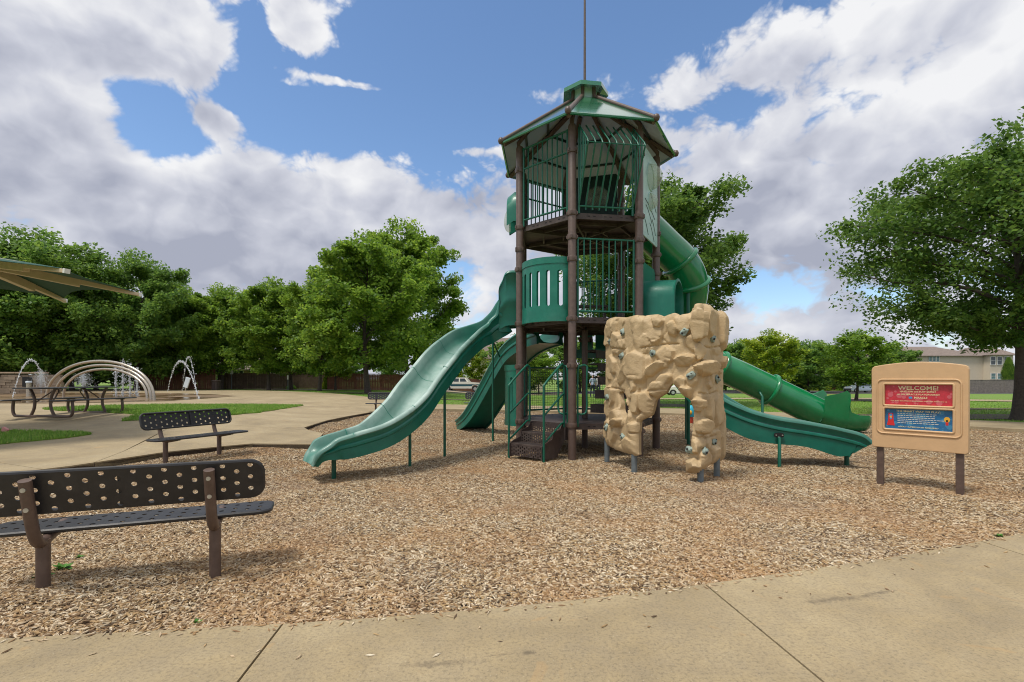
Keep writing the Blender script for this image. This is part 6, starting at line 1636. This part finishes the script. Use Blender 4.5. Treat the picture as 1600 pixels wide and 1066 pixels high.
sg_ = [([(-.82,1.10),(-.02,1.10),(-.02,1.56),(-.26,1.55)], 'window_glass'), ([(.06,1.10),(.86,1.10),(.86,1.57),(.06,1.57)], 'window_glass'), ([(.98,1.10),(1.92,1.12),(1.72,1.55),(.98,1.57)], 'window_glass')]
Ys = 80.0; xs_ = (1345-800)/FPX*Ys
vehicle('parked_car', sp_, 1.8, (-1.38, 1.42), .35, sg_, ('suv_silver',), 'silver sport utility car parked across the street left of the tan sign', 'car', (xs_, Ys, gz(xs_, Ys) + .07), R(2), 4.5, suv_extra, (1.0, 1.69))
Yc = 62.0; xc = (1062-800)/FPX*Yc
vehicle('parked_car', sp_, 1.8, (-1.38, 1.42), .35, sg_, ('truck_white',), 'white car parked on the street, seen through the rock wall arch', 'car', (xc + .3, Yc, gz(xc, Yc) + .07), R(-2), 4.5, suv_extra, (1.0, 1.69))

# ------------------------------------------------------------------ people beyond the tower
def person(x, y, rz, shirt, lab, arm=0.0):
    g = gz(x, y) + .07
    root = empty('person', (x, y, g), lab, 'person', None)
    J = {'pelvis': (0,0,.92,.13), 'waist': (0,0,1.08,.125), 'chest': (0,.01,1.30,.15), 'neck': (0,.0,1.47,.06), 'head0': (0,-.02,1.56,.085), 'head1': (0,-.02,1.66,.085),
         'hl': (.1,0,.88,.09), 'kl': (.11,-.03,.5,.06), 'al': (.11,.02,.10,.045), 'fl': (.12,-.14,.04,.04), 'hr': (-.1,0,.88,.09), 'kr': (-.12,.05,.5,.06), 'ar': (-.12,.12,.10,.045), 'fr': (-.13,-.03,.04,.04),
         'sl': (.19,0,1.40,.06), 'el': (.25,.03,1.13,.045), 'wl': (.24,-.08,.90,.032), 'dl': (.24,-.11,.83,.03), 'sr': (-.19,0,1.40,.06), 'er': (-.25,.02,1.13,.045), 'wr': (-.22,-.1-arm,.95+arm,.032), 'dr': (-.21,-.14-arm,.92+arm,.03)}
    E_ = [('pelvis','waist'),('waist','chest'),('chest','neck'),('neck','head0'),('head0','head1'),('pelvis','hl'),('hl','kl'),('kl','al'),('al','fl'),('pelvis','hr'),('hr','kr'),('kr','ar'),('ar','fr'),('chest','sl'),('sl','el'),('el','wl'),('wl','dl'),('chest','sr'),('sr','er'),('er','wr'),('wr','dr')]
    names = list(J); me = bpy.data.meshes.new('body'); me.from_pydata([J[k][:3] for k in names], [(names.index(a_), names.index(b_)) for a_, b_ in E_], [])
    o = bpy.data.objects.new('body', me); COL.objects.link(o); o.parent = root
    mdf = o.modifiers.new('skin', 'SKIN'); mdf.use_smooth_shade = True
    for i, k in enumerate(names): me.skin_vertices[0].data[i].radius = (J[k][3], J[k][3]*.85); me.skin_vertices[0].data[i].use_root = (k == 'pelvis')
    o.modifiers.new('sub', 'SUBSURF').render_levels = 1
    dg = bpy.context.evaluated_depsgraph_get(); bpy.context.view_layer.update(); m2 = bpy.data.meshes.new_from_object(o.evaluated_get(dg)); o.modifiers.clear(); o.data = m2
    m2.materials.clear()
    for q in ('skin', shirt, 'trousers', 'hair'): m2.materials.append(M[q])
    for p in m2.polygons:
        c = p.center; i = 0
        if c.z > 1.66 or (c.z > 1.56 and c.y > .0): i = 3
        elif .95 < c.z < 1.45 and (abs(c.x) < .21 or c.z > 1.15): i = 1
        elif c.z <= .95 and abs(c.x) < .2: i = 2
        p.material_index = i
    root.rotation_euler = (0, 0, rz)
person(*at(926, 37), .4, 'shirt_blue', 'person in a pale blue shirt standing beyond the tower, seen through the wire railing')
person(*at(935, 37.4), -.3, 'shirt_white', 'person in a white shirt standing right of the one in pale blue', .15)

# ------------------------------------------------------------------ small things
x, y = gp(1079, 661)
o = empty('spring_toy', (x, y, 0), 'small blue, orange and red toy in the bark behind the tube supports', 'toy')
mb = MB(); mb.lathe((x, y, 0), [(.07, -.02), (.09, .12), (.08, .2)], 12); mb.build('toy_base', M['toy_red'], o, smooth=40)
mb = MB(); mb.lathe((x, y, 0), [(.11, .2), (.14, .34), (.12, .48), (.05, .56)], 12); mb.build('toy_body', M['toy_blue'], o, smooth=60)
mb = MB(); mb.lathe((x - .05, y - .1, .34), [(.02, -.07), (.06, -.04), (.06, .04), (.02, .07)], 10); mb.build('toy_spot', M['print_orange'], o, smooth=60)
def weed(px, py, s_, lab):
    x, y = gp(px, py); mb = MB(); rr = random.Random(px); z0 = mulch_z(x, y)
    for k in range(26):
        a_ = rr.uniform(0, 6.28); l = s_*rr.uniform(.5, 1.1); el_ = rr.uniform(.2, 1.0); d = Vector((math.cos(a_)*math.cos(el_), math.sin(a_)*math.cos(el_), math.sin(el_)))*l; sv = Vector((-math.sin(a_), math.cos(a_), .2))*l*.22
        b0 = Vector((x, y, z0 + .005)); mb.add([b0, b0 + d*.5 + sv, b0 + d - Vector((0,0,l*.15)), b0 + d*.5 - sv], [(0,1,2,3)])
    tag(mb.build('weed', M['weed_green']), lab, 'weed', 'green weeds sprouting in the bark')
weed(97, 899, .085, 'green weed sprouting right beside the left leg of the near bench')
weed(68, 914, .075, 'green weed sprouting in front of the near bench left leg')
weed(125, 876, .04, 'tiny green weed under the near bench seat')
weed(1562, 921 - 80, .05, 'tiny green sprig in the bark near the right path edge')
weed(307, 980 - 8, .035, 'tiny green sprig against the front path edge')
x, y = gp(8, 678, CZ); mb = MB(); mb.box((x, y, gz(x, y) + CZ + .08), (.13, .05, .11), Matrix.Rotation(.5, 3, 'Y')); tag(mb.build('litter', M['litter_pink'], bevel=.01), 'crumpled pink litter lying in the left grass corner', 'litter')
